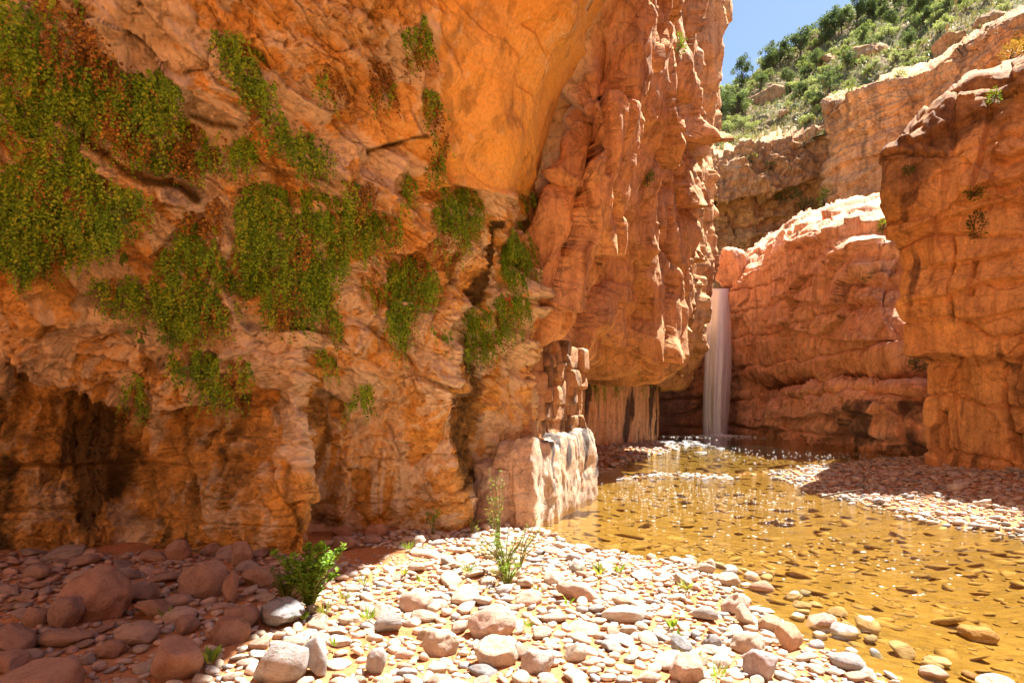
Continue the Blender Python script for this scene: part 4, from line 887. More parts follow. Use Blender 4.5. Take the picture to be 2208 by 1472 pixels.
# ------------------------------------------------------------------ blocks of the ledge at the foot of the receding cliff
M_stack = rock_material('stacked_rock', (0.46, 0.24, 0.11), (0.56, 0.32, 0.16), (0.42, 0.24, 0.13), (0.07, 0.05, 0.04), (0.60, 0.42, 0.28), 1.2, 0.3, 0.02)
M_block = rock_material('ledge_rock', (0.60, 0.40, 0.25), (0.70, 0.52, 0.36), (0.46, 0.38, 0.31), (0.12, 0.10, 0.09), (0.70, 0.56, 0.44), 1.2, 0.3, 0.02)
def rock_block(parent, cx, cy, cz, sx, sy, sz, yaw, seed, sub=4, boxy=9.0, cuts=4, dk=0.0, rough=0.06, mat=None, taper=0.0, lean=(-.25, .55)):
    r = np.random.default_rng(seed); v, f = ICO[sub]; q = np.abs(v) ** boxy; v = v / (q.sum(1) ** (1 / boxy))[:, None]
    half = np.array((sx / 2, sy / 2, sz / 2)); v = v * half; v[:, :2] *= (1 - taper * np.clip(v[:, 2:] / sz + .5, 0, 1) ** 1.4)
    for _ in range(cuts):      # broken corners and leaning faces
        a = r.uniform(0, 6.28); n = np.array((math.cos(a), math.sin(a), r.uniform(*lean))); n /= np.linalg.norm(n)
        c = r.uniform(.74, .96) * np.max(v @ n); over = np.maximum(v @ n - c, 0); v -= (over * .93)[:, None] * n
    p = v + v / np.maximum(np.linalg.norm(v, axis=1, keepdims=True), 1e-6) * (rough * .6 * fbm(v * 2.2 + seed, 4, .6) + rough * .30 * fbm(v * 5.5 + seed, 5, .62))[:, None]
    c, s = math.cos(yaw), math.sin(yaw); m = np.array([[c, -s, 0], [s, c, 0], [0, 0, 1]]); p = p @ m.T + (cx, cy, cz)
    me = raw_mesh('rock_block', p, f); w = fbm(p * 2.5 + 9, 4)
    attr(me, 'pale', np.clip(.1 + 1.3 * w, 0, 1)); attr(me, 'dark', dk * sstep(-.2, .25, fbm(p * np.array((3.5, 3.5, 1.0)) + 70, 4)) * sstep(.22, .5, p[:, 2]))
    return link('rock_block', me, mat or M_block, parent)
yawL = math.atan2(3.6, 1.32) - math.pi / 2
for i, (cx, cy, w, dp, h, dk, tp) in enumerate(((-.96, 8.85, .34, .6, .46, 0, .5), (-.66, 8.98, .36, .8, .72, 0, .3), (-.33, 9.12, .38, .9, 1.00, .0, .15), (-.08, 9.02, .30, .8, .92, .0, .12), (.02, 9.28, .42, 1.0, 1.32, .0, .08), (.24, 9.06, .30, .8, 1.36, .2, .10), (.36, 9.36, .26, .8, 1.14, .7, .06),
        (.46, 9.66, .34, .8, 1.30, .8, .05), (.58, 9.98, .34, .8, 1.22, .95, .05), (.70, 10.32, .36, .9, 1.38, .95, .05), (.84, 10.68, .38, .9, 1.30, .95, .04), (.98, 11.06, .38, .9, 1.36, .9, .04), (1.14, 11.5, .54, 1.0, 1.42, .9, .04), (.0, 10.2, 1.0, 1.5, 1.20, 0, 0), (.38, 11.2, 1.2, 1.6, 1.24, 0, 0))):
    rock_block(wallB, cx, cy, -.12 + h / 2, w * 1.22, dp, h, yawL + (i % 3 - 1) * 0.16, 300 + i, sub=5, boxy=7.0, cuts=8, dk=dk, rough=0.14, taper=tp, lean=(-.1, .55))
r3 = np.random.default_rng(5)
for t0, t1 in ((-.12, .16), (.16, .38), (.38, .66), (.66, .98)):
    z = 1.12
    while z < 2.62:
        h = r3.uniform(.15, .42); t_ = t0 + r3.normal() * .02
        while t_ < t1 - .02:
            w = min(r3.uniform(.25, .62), max((t1 - t_) * 2.14, .2)); tc = t_ + w / 4.28; off_ = r3.normal() * .035
            rock_block(wallB, .06 + tc * .98 + off_ + .03 * (z - 1.1), 9.80 + tc * 1.9 - off_ * .4, z + h / 2, .66, w + .06, h + .03, yawL + r3.normal() * .10, 400 + int(r3.integers(9000)), sub=4, boxy=13.0, cuts=4, dk=.6, rough=0.045, mat=M_stack)
            t_ += w / 2.14
        z += h
# ------------------------------------------------------------------ the wedged boulder above the falls
v, f = stone_shape(5, 77, cuts=9, rough=0.13, lo=0.68, hi=0.92)
v = v * np.array([1.25, 1.15, 1.66]); v[:, 0] *= 1 - 0.22 * np.clip(-v[:, 2] / 1.55, 0, 1); v[:, 0] += 0.18 * np.clip(-v[:, 2], 0, 2); v[:, 0] *= np.where(v[:, 2] > .7, .82, 1)
me = raw_mesh('wedged_boulder', v, f); attr(me, 'pale', np.full(len(v), .35)); attr(me, 'dark', 0.7 * sstep(-.7, -1.2, v[:, 2]))
o = link('wedged_boulder', me, M_mid); o.location = W(1580, 580, 40.2); o.rotation_euler = (0.1, -0.12, 0.3)
tag(o, 'big pink boulder wedged above the waterfall between cliff and rock mass', 'boulder')

# ------------------------------------------------------------------ waterfall
M_fall, t = mat_new('falling_water'); k = NT(t); co = k.n('TexCoord').outputs['Object']
a = k.noise(k.map(co, (3.2, 3.2, 0.10)), 1.0, 6, 0.65, 0.3); b = k.noise(k.map(co, (9, 9, 0.3)), 1.0, 4, 0.6, 0.2)
ed = k.attr('edge').outputs['Fac']
al = k.math('MULTIPLY', k.ramp(k.math('ADD', k.math('MULTIPLY', a, 0.7), k.math('MULTIPLY', b, 0.3)), (0.18, 0.94), (0.40, 1.0)), ed, clamp=True)
df = k.n('BsdfDiffuse'); df.inputs['Color'].default_value = (0.95, 0.96, 0.97, 1); tl = k.n('BsdfTranslucent'); tl.inputs['Color'].default_value = (0.95, 0.96, 0.97, 1)
nr = k.bump(k.math('ADD', a, b), 0.12, 0.6); k.put(df.inputs['Normal'], nr)
m1 = k.n('MixShader'); m1.inputs[0].default_value = 0.2; t.links.new(df.outputs[0], m1.inputs[1]); t.links.new(tl.outputs[0], m1.inputs[2])
tr = k.n('BsdfTransparent'); m2 = k.n('MixShader'); k.put(m2.inputs[0], al); t.links.new(tr.outputs[0], m2.inputs[1]); t.links.new(m1.outputs[0], m2.inputs[2]); k.out(m2.outputs[0])
fall = empty('waterfall', W(1545, 936, 39.0)); tag(fall, 'white waterfall dropping through the notch into the creek', 'waterfall')
for li, (xc0, xc1, w0, w1, dy, zt) in enumerate(((1549, 1545, 50, 66, 0.0, 622), (1553, 1547, 34, 46, -.35, 624), (1543, 1542, 26, 40, .3, 626))):
    nz, nx = 60, 26; V = np.zeros((nz, nx, 3)); E = np.zeros((nz, nx))
    for i in range(nz):
        tt = i / (nz - 1); py = 938 + (zt - 938) * tt; q = 1 - tt
        cx = xc0 + (xc1 - xc0) * q; wd = w0 + (w1 - w0) * math.sin(min(q * 2.2, 1.57)) - 8 * q * q
        for j in range(nx):
            s = j / (nx - 1) * 2 - 1; d = 39.2 - 2.5 * (1 - (1 - q) ** 2) + dy + 0.7 * s * s + .14 * math.sin(s * 9 + li) * q
            V[i, j] = W(cx + s * wd / 2 + 3 * math.sin(q * 5 + li) * q, py, d)
            E[i, j] = (1 - abs(s) ** 2.6) ** .7 * 1.3 * (1 - .2 * max(0, q - .6) / .4)
    me = raw_mesh('water_sheet', V.reshape(-1, 3) - np.array(fall.location), grid_faces(nz, nx)); attr(me, 'edge', E); link('water_sheet', me, M_fall, fall)
M_foam_glint, t = mat_new('foam'); k = NT(t); k.out(k.princ((0.84, 0.85, 0.84), 0.6, None, 0.4))  # also the white of the painted sun glints
def foam(name, pts, label):
    v0, f0 = ICO[1]; Vs, Fs, n0 = [], [], 0
    for x, y, a, b, h in pts:
        vv = v0 * (a, b, h) * (1 + .35 * r3.normal(size=(len(v0), 1)) * .6); c, s = math.cos(x * 99), math.sin(x * 99)
        vv = np.stack([vv[:, 0] * c - vv[:, 1] * s, vv[:, 0] * s + vv[:, 1] * c, vv[:, 2]], 1) if a == b else vv
        Vs.append(vv + (x, y, .003)); Fs.append(f0 + n0); n0 += len(v0)
    o = link(name, raw_mesh(name, np.concatenate(Vs), np.concatenate(Fs)), M_foam_glint); tag(o, label, 'foam', kind='stuff')
pts = []
for _ in range(260):
    q = abs(r3.normal()) * .55; a = r3.uniform(0, 6.28); s = r3.uniform(.03, .11)
    pts.append((11.95 + math.cos(a) * q * 1.3, 36.6 - abs(math.sin(a)) * q, s, s, s * r3.uniform(.6, 2.2) * max(.2, 1 - q)))
for _ in range(260):
    a = r3.uniform(0, 6.28); q = abs(r3.normal()) * 1.5; s = r3.uniform(.02, .05); pts.append((11.9 + math.cos(a) * q * 1.4, 36.3 - abs(math.sin(a)) * q, s * 2, s, .01))
foam('splash_foam', pts, 'white splash foam where the waterfall meets the pool')
pts = []
for _ in range(120):
    x = r3.uniform(2.5, 5.4); pts.append((x, 15.35 + 0.12 * (x - 4) + .35 * math.sin(x * 2.1) + r3.normal() * .30, r3.uniform(.02, .08), r3.uniform(.01, .025), .008))
for _ in range(90): x = r3.uniform(5, 9); pts.append((x, 29 + r3.normal() * 1.6, r3.uniform(.05, .3), r3.uniform(.03, .06), .012))
foam('riffle_foam', pts, 'white water breaking over the riffle')
pts = []  # foam bubbles, and sun glints on the ripples put in as white flecks
for _ in range(560):
    u_ = r3.random(); px = 1300 + 420 * u_ + r3.normal() * 60; py = 1035 + 30 * u_ + abs(r3.normal()) * 40
    if _ % 5 == 0: px = 1450 + 560 * u_ + r3.normal() * 60; py = 1110 + 130 * u_ + r3.normal() * 34
    d = CAMZ * FPX / (py - HOR); x = (px - 1104) / FPX * d
    if px > 1296 and float(in_creek(np.array([x]), np.array([d]))[0]): s = r3.uniform(.005, .013) * (1 + .8 * (r3.random() > .95)); pts.append((x, d, s * r3.uniform(1, 2.6), s, .003))
for _ in range(170):  # sun sparkles of the farther water, put in as white flecks
    px = r3.uniform(1540, 1960) + r3.normal() * 30; py = 964 + (px - 1560) * .04 + abs(r3.normal()) * 16
    d = CAMZ * FPX / (py - HOR); x = (px - 1104) / FPX * d
    if float(in_creek(np.array([x]), np.array([d]))[0]): s = r3.uniform(.008, .026); pts.append((x, d, s * 2.4, s, .003))
foam('foam_glint_flecks', pts, 'scattered foam flecks and painted sun glints on the creek')

# ================================================================== PLANTS
def leaf_material(name, trans=0.35):
    m, t = mat_new(name); k = NT(t); col = k.attr('tint').outputs['Color']
    p = k.princ(col, 0.55, None, 0.3); tl = k.n('BsdfTranslucent'); k.put(tl.inputs['Color'], k.mix(1.0, col, (1.3, 1.3, 0.7), 'MULTIPLY'))
    mx = k.n('MixShader'); mx.inputs[0].default_value = trans; t.links.new(p, mx.inputs[1]); t.links.new(tl.outputs[0], mx.inputs[2]); k.out(mx.outputs[0]); return m
M_leaf = leaf_material('leaf'); M_dry = leaf_material('dry_leaf', 0.15)
M_bark, t = mat_new('bark'); k = NT(t); co = k.n('TexCoord').outputs['Object']
k.out(k.princ(k.ramp(k.noise(co, 6, 5, 0.7), (0.3, (0.07, 0.045, 0.03)), (0.7, (0.20, 0.14, 0.10))), 0.9, None, 0.2))
M_straw, t = mat_new('straw'); k = NT(t); k.out(k.princ((0.55, 0.38, 0.14), 0.8, None, 0.2))
r4 = np.random.default_rng(99)
def unit(a): return a / np.maximum(np.linalg.norm(a, axis=-1, keepdims=True), 1e-9)
def leaves(P, axis, nrm, ln, wd, col, fold=0.25):
    """one four-cornered folded leaf per row: foot P, pointing along axis"""
    axis = unit(axis); side = unit(np.cross(axis, nrm)); n2 = np.cross(side, axis); ln = np.asarray(ln)[:, None]; wd = np.asarray(wd)[:, None]
    a = P; b = P + axis * ln * .55 + side * wd * .5 + n2 * wd * fold; c = P + axis * ln; d = P + axis * ln * .55 - side * wd * .5 + n2 * wd * fold
    V = np.stack([a, b, c, d], 1).reshape(-1, 3); F = np.arange(len(V)).reshape(-1, 4); return V, F, np.repeat(col, 4, 0)
def leaf_mesh(name, parts):
    Vs, Fs, Cs, n0 = [], [], [], 0
    for V, F, c in parts: Vs.append(V); Fs.append(F + n0); Cs.append(c); n0 += len(V)
    me = raw_mesh(name, np.concatenate(Vs), np.concatenate(Fs), smooth=False); colattr(me, np.concatenate(Cs)); return me
def tube(pts, radii, n=5):
    """tapered tube through pts -> V, F(quads)"""
    pts = np.asarray(pts, float); V = []
    for i in range(len(pts)):
        tn = pts[min(i + 1, len(pts) - 1)] - pts[max(i - 1, 0)]; tn = tn / (np.linalg.norm(tn) + 1e-9)
        a = np.cross(tn, (0.3, 0.9, 0.2)); a /= np.linalg.norm(a); b = np.cross(tn, a)
        for j in range(n):
            th = 6.2832 * j / n; V.append(pts[i] + radii[i] * (a * math.cos(th) + b * math.sin(th)))
    F = [[i * n + j, i * n + (j + 1) % n, (i + 1) * n + (j + 1) % n, (i + 1) * n + j] for i in range(len(pts) - 1) for j in range(n)]
    return np.array(V), np.array(F)
def join_tubes(ts):
    V, F, n0 = [], [], 0
    for v, f in ts: V.append(v); F.append(f + n0); n0 += len(v)
    return np.concatenate(V), np.concatenate(F)
def pick(P, N, poly, n):
    """n random places of a rock face inside an outline of the photograph"""
    X, Y = to_px(P); xs = [p[0] for p in poly]; ys = [p[1] for p in poly]
    m = (X > min(xs) - 15) & (X < max(xs) + 15) & (Y > min(ys) - 15) & (Y < max(ys) + 15) & (P[..., 1] > 1)
    idx = np.argwhere(m); pp = P[m].astype(np.float32); jx = 26 * fbm(pp * 2.6 + 5, 3); jy = 26 * fbm(pp * 2.6 + 55, 3); ok = inside(X[m] + jx, Y[m] + jy, poly); idx = idx[ok]
    if len(idx) == 0: return np.zeros((0, 3)), np.zeros((0, 3))
    s = idx[r4.integers(len(idx), size=n)]; return P[s[:, 0], s[:, 1]], N[s[:, 0], s[:, 1]]
def surf_at(P, px, py):
    X, Y = to_px(P); d = np.hypot(X - px, Y - py) + P[..., 1] * 0.02; d = np.where(P[..., 1] > 1, d, 1e9); i = np.unravel_index(np.argmin(d), d.shape); return P[i].copy()
GRN = np.array([(.22, .38, .022), (.28, .45, .03), (.12, .23, .016), (.38, .47, .04), (.16, .31, .024)])
DRY = np.array([(.36, .18, .03), (.26, .115, .02), (.44, .25, .045), (.18, .08, .015)])
def strands(p, nrm, L, size, pal, bright):
    """hanging fronds: rows of leaflets on an arching, drooping line"""
    n = len(p); parts = []
    steps = 9; side0 = unit(np.cross(nrm, np.array([0, 0, 1.0]))); sway = r4.normal(size=(n, 1)) * .25; outw = r4.uniform(.15, .5, (n, 1)); j0 = r4.integers(0, len(pal), n)
    for s in range(steps):
        t = (s + .5) / steps
        c = p + nrm * (.015 + outw * L[:, None] * math.sin(t * 1.9) * .8) + side0 * sway * L[:, None] * t - np.array([0, 0, 1]) * (L[:, None] * (t ** 1.25))
        for sd in (-1, 1):
            keep = r4.random(n) < .86; q = c[keep] + r4.normal(size=(keep.sum(), 3)) * .006; m = keep.sum()
            ax = side0[keep] * sd * r4.uniform(.3, 1.0, (m, 1)) - np.array([0, 0, 1]) * r4.uniform(.4, 1.1, (m, 1)) + r4.normal(size=(m, 3)) * .25
            nn = nrm[keep] + np.array([0, 0, .5]) + r4.normal(size=(m, 3)) * .35; sz = size * r4.uniform(.6, 1.25, m) * (1.1 - .35 * t)
            col = pal[(j0[keep] + (r4.random(m) < .25)) % len(pal)] * r4.uniform(.7, 1.25, (m, 1)) * bright
            parts.append(leaves(q, ax, nn, sz, sz * .95, col))
    return parts
def fern(P, N, poly, label, dry=0.3, dens=1.0, size=.030, L=(.10, .32), bright=1.0, cat='fern', group='hanging ferns on the alcove wall', dn=0.02):
    xs = np.array([q[0] for q in poly]); ys = np.array([q[1] for q in poly])
    area = 0.5 * abs(np.dot(xs, np.roll(ys, 1)) - np.dot(ys, np.roll(xs, 1))); c = surf_at(P, xs.mean(), ys.mean())
    m2 = area * (c[1] / FPX) ** 2; n = int(max(16, m2 * 820 * dens * (.027 / size) ** 1.6))
    p, nr = pick(P, N, poly, n)
    if not len(p): print('empty fern', label); return
    # clumped growth
    cl = fbm((p * np.array([5.5, 5.5, 2.6])).astype(np.float32) + 400, 3); keep = cl > -0.13 - .10 * dens; p, nr = p[keep], nr[keep]; cl = cl[keep]
    dr = (fbm((p * 2.3).astype(np.float32) + 800, 3) + r4.normal(size=len(p)) * .18) < (dry - .68) * .9
    root = empty('hanging_fern', c); tag(root, label, cat, group)
    for sel, nm, pal, mt, add in ((~dr, 'green_fronds', GRN, M_leaf, .02), (dr, 'dried_fronds', DRY, M_dry, .0)):
        if sel.sum() < 3: continue
        Ls = r4.uniform(L[0], L[1], sel.sum()); q = p[sel] - c
        me = leaf_mesh(nm, strands(q + nr[sel] * add, nr[sel], Ls, size, pal, bright)); link(nm, me, mt, root)
FERN = [
 ([(-10, -20), (190, -20), (197, 90), (262, 140), (350, 140), (388, 190), (350, 215), (300, 230), (235, 250), (170, 300), (100, 300), (-10, 290)], 'broad fern curtain filling the top left corner of the wall', .5, 1.0),
 ([(235, 230), (350, 215), (420, 260), (485, 320), (420, 372), (330, 350), (250, 300)], 'fern band hanging under the diagonal pale ledge, upper left', .35, 1.1),
 ([(-10, 350), (80, 330), (160, 312), (252, 390), (312, 420), (290, 500), (220, 520), (130, 540), (60, 582), (-10, 540)], 'thick fern curtain at the left edge, halfway up the wall', .3, 1.1),
 ([(330, 545), (400, 500), (480, 520), (522, 600), (500, 682), (420, 712), (340, 692)], 'dark green fern mat left of the central fern fall', .25, 1.15),
 ([(380, 475), (470, 428), (484, 500), (400, 502)], 'brownish fern tuft above the dark green mat', .75, .8),
 ([(500, 425), (560, 380), (650, 400), (740, 422), (782, 480), (822, 500), (742, 560), (692, 640), (642, 702), (582, 652), (532, 622), (520, 520)], 'long central fern fall tapering to a point', .3, 1.25),
 ([(740, 380), (782, 390), (862, 470), (850, 512), (792, 520), (742, 452)], 'fern fringe right of the central fern fall', .45, .9),
 ([(465, 62), (512, 60), (562, 112), (602, 162), (592, 212), (532, 192), (490, 122)], 'slanting fern tuft near the top, left of the two round clumps', .4, 1.0),
 ([(552, 212), (612, 222), (627, 292), (562, 292)], 'mostly dried fern patch below the slanting tuft', .75, .7),
 ([(592, 282), (652, 270), (712, 332), (682, 362), (612, 322)], 'small fern fringe in the middle of the wall above the central fall', .35, .9),
 ([(680, 147), (726, 136), (742, 172), (716, 207), (685, 187)], 'round reddish fern clump, left of the pair near the top', .75, 1.0),
 ([(788, 132), (836, 120), (852, 167), (822, 217), (785, 192)], 'round fern clump with one green side, right of the pair', .65, 1.0),
 ([(858, 62), (906, 30), (927, 56), (917, 102), (882, 132), (855, 112)], 'dried fern tuft with a green tip beside the smooth slab top', .65, 1.1),
 ([(905, 180), (940, 180), (947, 232), (932, 262), (905, 227)], 'green fern tuft halfway along the smooth slab edge', .4, 1.0),
 ([(925, 262), (962, 272), (962, 342), (937, 362), (925, 312)], 'narrow fern trail lower on the smooth slab edge', .35, .9),
 ([(930, 402), (1002, 398), (1042, 432), (1037, 482), (1002, 502), (942, 482), (920, 442)], 'bushy fern clump directly under the smooth slab', .3, 1.3),
 ([(930, 482), (1002, 502), (982, 542), (940, 552)], 'dried fern skirt below the clump under the slab', .8, .8),
 ([(840, 562), (902, 530), (932, 562), (932, 632), (892, 682), (872, 732), (835, 722), (830, 642)], 'fern fall ending in a tongue, right of the central one', .35, 1.15),
 ([(1112, 408), (1167, 414), (1162, 462), (1128, 452)], 'bright fern tuft at the top of the slit', .15, 1.0),
 ([(1095, 490), (1162, 458), (1177, 552), (1142, 612), (1090, 612), (1062, 602)], 'lush bright green fern hanging in the slit right of the alcove', .15, 1.5),
 ([(1010, 652), (1102, 630), (1142, 642), (1092, 722), (1042, 762), (990, 772)], 'bright fern with red blossoms below the slit', .2, 1.2),
 ([(670, 752), (712, 735), (717, 772), (680, 782)], 'little fern tuft low on the wall under the central fall', .25, 1.0),
 ([(745, 842), (796, 825), (797, 857), (750, 872)], 'little dark fern tuft lowest on the wall, right of the pillar', .2, 1.0),
 ([(208, 590), (302, 590), (332, 662), (242, 642)], 'thin fern patch left of the dark green mat', .45, .8),
 ([(370, 742), (452, 750), (522, 780), (562, 832), (522, 862), (442, 822), (380, 792)], 'fern fringe along the low dark overhang', .3, 1.0),
 ([(268, 800), (322, 800), (312, 872), (280, 862)], 'thin fern wisp in the dark hollow at the left', .4, .8),
 ([(690, 642), (742, 682), (752, 712), (700, 692)], 'sparse fern wisp beside the tip of the central fall', .5, .7),
 ([(780, 582), (816, 570), (812, 622), (785, 617)], 'sparse fern wisp between the two fern falls', .4, .8),
 ([(860, 372), (932, 340), (932, 382), (860, 442)], 'thin fern trail on the slope left of the slab foot', .55, .6),
 ([(482, 278), (562, 292), (542, 342), (490, 332)], 'small fern patch between ledge and central fall', .4, .9),
 ([(925, 706), (958, 704), (962, 724), (930, 728)], 'tiny fern tuft left of the blossoming fern', .3, 1.0)]
for poly, lab, dry, dens in FERN: fern(PA, NA, poly, lab, dry, dens)
# red blossoms of the fern below the slit
fl = [o for o in bpy.data.objects if o.get('label') == 'bright fern with red blossoms below the slit']
if fl:
    p, nr = pick(PA, NA, [(1050, 640), (1110, 640), (1100, 690), (1060, 690)], 14); c = np.array(fl[0].location); q = p - c + nr * .16; ax = r4.normal(size=q.shape)
    link('blossoms', leaf_mesh('blossoms', [leaves(q, ax, nr, np.full(14, .035), np.full(14, .03), np.tile((.55, .03, .02), (14, 1))), leaves(q, -ax, nr, np.full(14, .03), np.full(14, .03), np.tile((.6, .04, .02), (14, 1)))]), M_leaf, fl[0])
# the dark fringe under the receding cliff
for x0, x1, lab in ((1268, 1300, 'fern fringe at the near end of the far undercut'), (1312, 1345, 'fern fringe in the middle of the far undercut'), (1372, 1420, 'fern fringe at the far end of the undercut by the spit')):
    fern(PB, NB_, [(x0, 800), (x1, 808), (x1, 830), (x0, 836)], lab, .2, .5, .06, (.25, .7), .9, group='ferns under the far overhang')

def clump(P, px, py, wpx, hpx, label, col, n=160, name='wall_plant', cat='plant', leafm=None):
    """a small bushy plant rooted on a rock face"""
    c = surf_at(P, px, py + hpx * .3); s = c[1] / FPX; w, h = wpx * s, hpx * s
    d = unit(r4.normal(size=(n, 3))); rad = r4.random((n, 1)) ** .4; base = np.array([0, -.1 * w, 0])
    q = d * rad * (w * .5, w * .35, h * .5) + (0, -.25 * w, .25 * h); lf = max(.018 * s * 90, .035 * c[1] * .1)
    lf = min(max(4.2 * s, .02), .4)
    colr = np.array(col) * r4.uniform(.6, 1.3, (n, 1))
    root = empty(name, c); tag(root, label, cat)
    link('leaves', leaf_mesh('leaves', [leaves(q, d + (0, 0, .5), r4.normal(size=(n, 3)), lf * r4.uniform(.8, 2.0, n), lf * r4.uniform(.4, .8, n), colr)]), leafm or M_leaf, root)
    ts = [tube([(0, 0, 0), tuple(v * .5), tuple(v)], [s * 1.2, s * .9, s * .4], 4) for v in q[:9]]
    link('stems', raw_mesh('stems', *join_tubes(ts)), M_bark, root); return root
LG = (.20, .27, .03); DG = (.08, .12, .02)
clump(PB, 1395, 384, 26, 34, 'bright green tuft growing on the ribs of the receding cliff', LG, 220)
clump(PB, 1505, 320, 22, 26, 'bright green tuft under the hanging block near the cliff edge', LG, 160)
clump(PB, 1463, 96, 30, 46, 'bright green tuft high on the receding cliff', LG, 220)
clump(PD, 2095, 415, 40, 34, 'upper green bush hanging on the varnished wall', (.10, .15, .02), 260)
clump(PD, 2102, 485, 40, 70, 'lower drooping bush on the varnished wall', (.08, .12, .02), 380)
clump(PD, 1955, 368, 22, 18, 'small bush on the nose of the varnished wall', (.11, .15, .03), 90)
clump(PD, 2140, 210, 26, 34, 'yellow-green tuft on the rim of the varnished wall', LG, 120)
clump(PD, 2176, 118, 60, 46, 'straw-yellow grass clump on the top right rim', (.52, .36, .08), 420, 'dry_grass', 'grass', M_dry)
clump(PD, 2206, 96, 34, 50, 'second straw-yellow clump at the right picture edge', (.52, .36, .06), 260, 'dry_grass', 'grass', M_dry)
clump(PC, 1855, 596, 24, 26, 'grey-green plant on the ledge of the red rock mass', (.20, .24, .09), 130)
clump(PC, 1900, 488, 26, 30, 'yellow-green plant high on the red rock mass', LG, 130)
clump(PC, 1975, 786, 50, 26, 'dark plant in the corner under the varnished wall', DG, 150)
clump(PE, 1778, 430, 22, 50, 'bright green shrub between the two far cliffs', LG, 200)
clump(PF, 1690, 425, 60, 22, 'low grey-green brush on the far cliff shelf', (.20, .22, .09), 220)
clump(PF, 1730, 445, 50, 26, 'brush at the right end of the far cliff shelf', (.20, .22, .09), 200)
clump(PF, 1660, 360, 26, 16, 'small brush on the upper far cliff', (.17, .20, .06), 90)
clump(PF, 1620, 345, 34, 16, 'small brush at the rim of the far cliff', (.20, .24, .06), 90)
clump(PE, 1838, 200, 30, 18, 'small brush on the rim of the rounded far cliff', (.20, .24, .05), 90)
clump(PE, 1935, 166, 24, 14, 'bright tuft on the rim of the rounded far cliff', (.24, .30, .04), 80)
clump(PE, 2196, 84, 30, 26, 'bright bush on the rim at the far right', (.22, .28, .04), 130)

# broad-leaved sprigs on the alcove wall
for px, py, n, sc_, lab in ((290, 470, 8, 1.0, 'broad-leaved sprig below the left fern curtain'), (248, 515, 6, .8, 'dark sprig hanging left of the broad-leaved one'), (275, 552, 7, 1.0, 'sprig of round leaves under the other two'),
                            (322, 722, 6, .9, 'pale sprig low on the wall below the dark fern mat'), (385, 735, 6, .9, 'second pale sprig, right of the first'), (432, 792, 7, 1.0, 'lowest leafy sprig in front of the dark overhang')):
    c = surf_at(PA, px, py); root = empty('leafy_sprig', c); tag(root, lab, 'plant'); out = np.array([0, -1, 0.0]); pts = [np.zeros(3), out * .10, out * .22 + (0, 0, .02), out * .30 + (.04, 0, -.06)]
    link('stem', raw_mesh('stem', *tube(pts, [.006, .005, .004, .003], 5)), M_bark, root); q = np.array([pts[1 + i % 3] for i in range(n)]) + r4.normal(size=(n, 3)) * .02
    ax = np.stack([np.cos(np.arange(n) * 2.1 + px), r4.normal(size=n) * .3 - .2, np.sin(np.arange(n) * 2.1 + px) * .8], 1)
    for i in range(n):
        link('leaf', leaf_mesh('leaf', [leaves(q[i:i+1], ax[i:i+1], out[None] + r4.normal(size=(1, 3)) * .5 + (0, 0, .4), [.11 * sc_ * r4.uniform(.7, 1.2)], [.065 * sc_], np.array([(.10, .17, .03)]) * r4.uniform(.8, 1.4), .1)]), M_leaf, root)

# ------------------------------------------------------------------ weeds on the bank
def foot(px, py):
    gz = .12
    for _ in range(4):
        d = (CAMZ - gz) * FPX / (py - HOR); x = (px - 1104) / FPX * d; gz = max(0, float(ground_h(np.array([x]), np.array([d]))[0]))
    return np.array((x, d, gz)), d / FPX
def bush(px, py, h_px, stems, spread, leaf, nleaf, col, label, name='leafy_shrub', slim=.5, curve=.3):
    c, s = foot(px, py); H = h_px * s; root = empty(name, c); tag(root, label, 'plant'); ts, Ps, Ax = [], [], []
    for i in range(stems):
        az = r4.uniform(0, 6.28); le = r4.uniform(.2, 1) * spread; hh = H * r4.uniform(.5, 1.0); tip = np.array((math.cos(az) * le * H, math.sin(az) * le * H * .7, hh))
        pts = [np.array((0, 0, -.03)), tip * (.45, .45, .5) * (1 - curve, 1 - curve, 1), tip * (.8, .8, .82), tip]; ts.append(tube(pts, [.006, .005, .0035, .0015], 5))
        m = nleaf // stems; t_ = r4.uniform(.15, 1.0, m)
        for tt in t_:
            k_ = tt * 3; j = min(int(k_), 2); q = pts[j] + (pts[j + 1] - pts[j]) * (k_ - j); a2 = r4.uniform(0, 6.28); Ps.append(q); Ax.append((math.cos(a2), math.sin(a2), r4.uniform(-.1, .9)))
    link('stems', raw_mesh('stems', *join_tubes(ts)), M_stem, root); Ps = np.array(Ps); Ax = np.array(Ax); n = len(Ps)
    link('leaves', leaf_mesh('leaves', [leaves(Ps, Ax, np.tile((0, 0, 1.0), (n, 1)) + r4.normal(size=(n, 3)) * .4, leaf * r4.uniform(.6, 1.3, n), leaf * slim * r4.uniform(.7, 1.2, n), np.array(col) * r4.uniform(.65, 1.35, (n, 1)))]), M_leaf, root)
M_stem, t = mat_new('green_stem'); k = NT(t); k.out(k.princ((0.16, 0.17, 0.04), 0.6, None, 0.3))
bush(668, 1318, 150, 26, .55, .046, 1200, (.17, .30, .03), 'bright green leafy shrub at the edge of the shade', slim=.7)
bush(618, 1312, 92, 26, .5, .034, 900, (.07, .13, .02), 'feathery dark green plant left of the bright shrub', slim=.25)
bush(700, 1245, 70, 9, .3, .034, 160, (.19, .31, .03), 'light green sprouts behind the bright shrub', slim=.5)
bush(1090, 1240, 105, 22, .7, .04, 420, (.16, .24, .03), 'bushy weed in the middle of the pebble bank', slim=.3)
bush(1075, 1200, 190, 8, .22, .040, 170, (.18, .25, .03), 'tall thin weed standing before the lit ledge blocks', name='tall_weed', slim=.35)
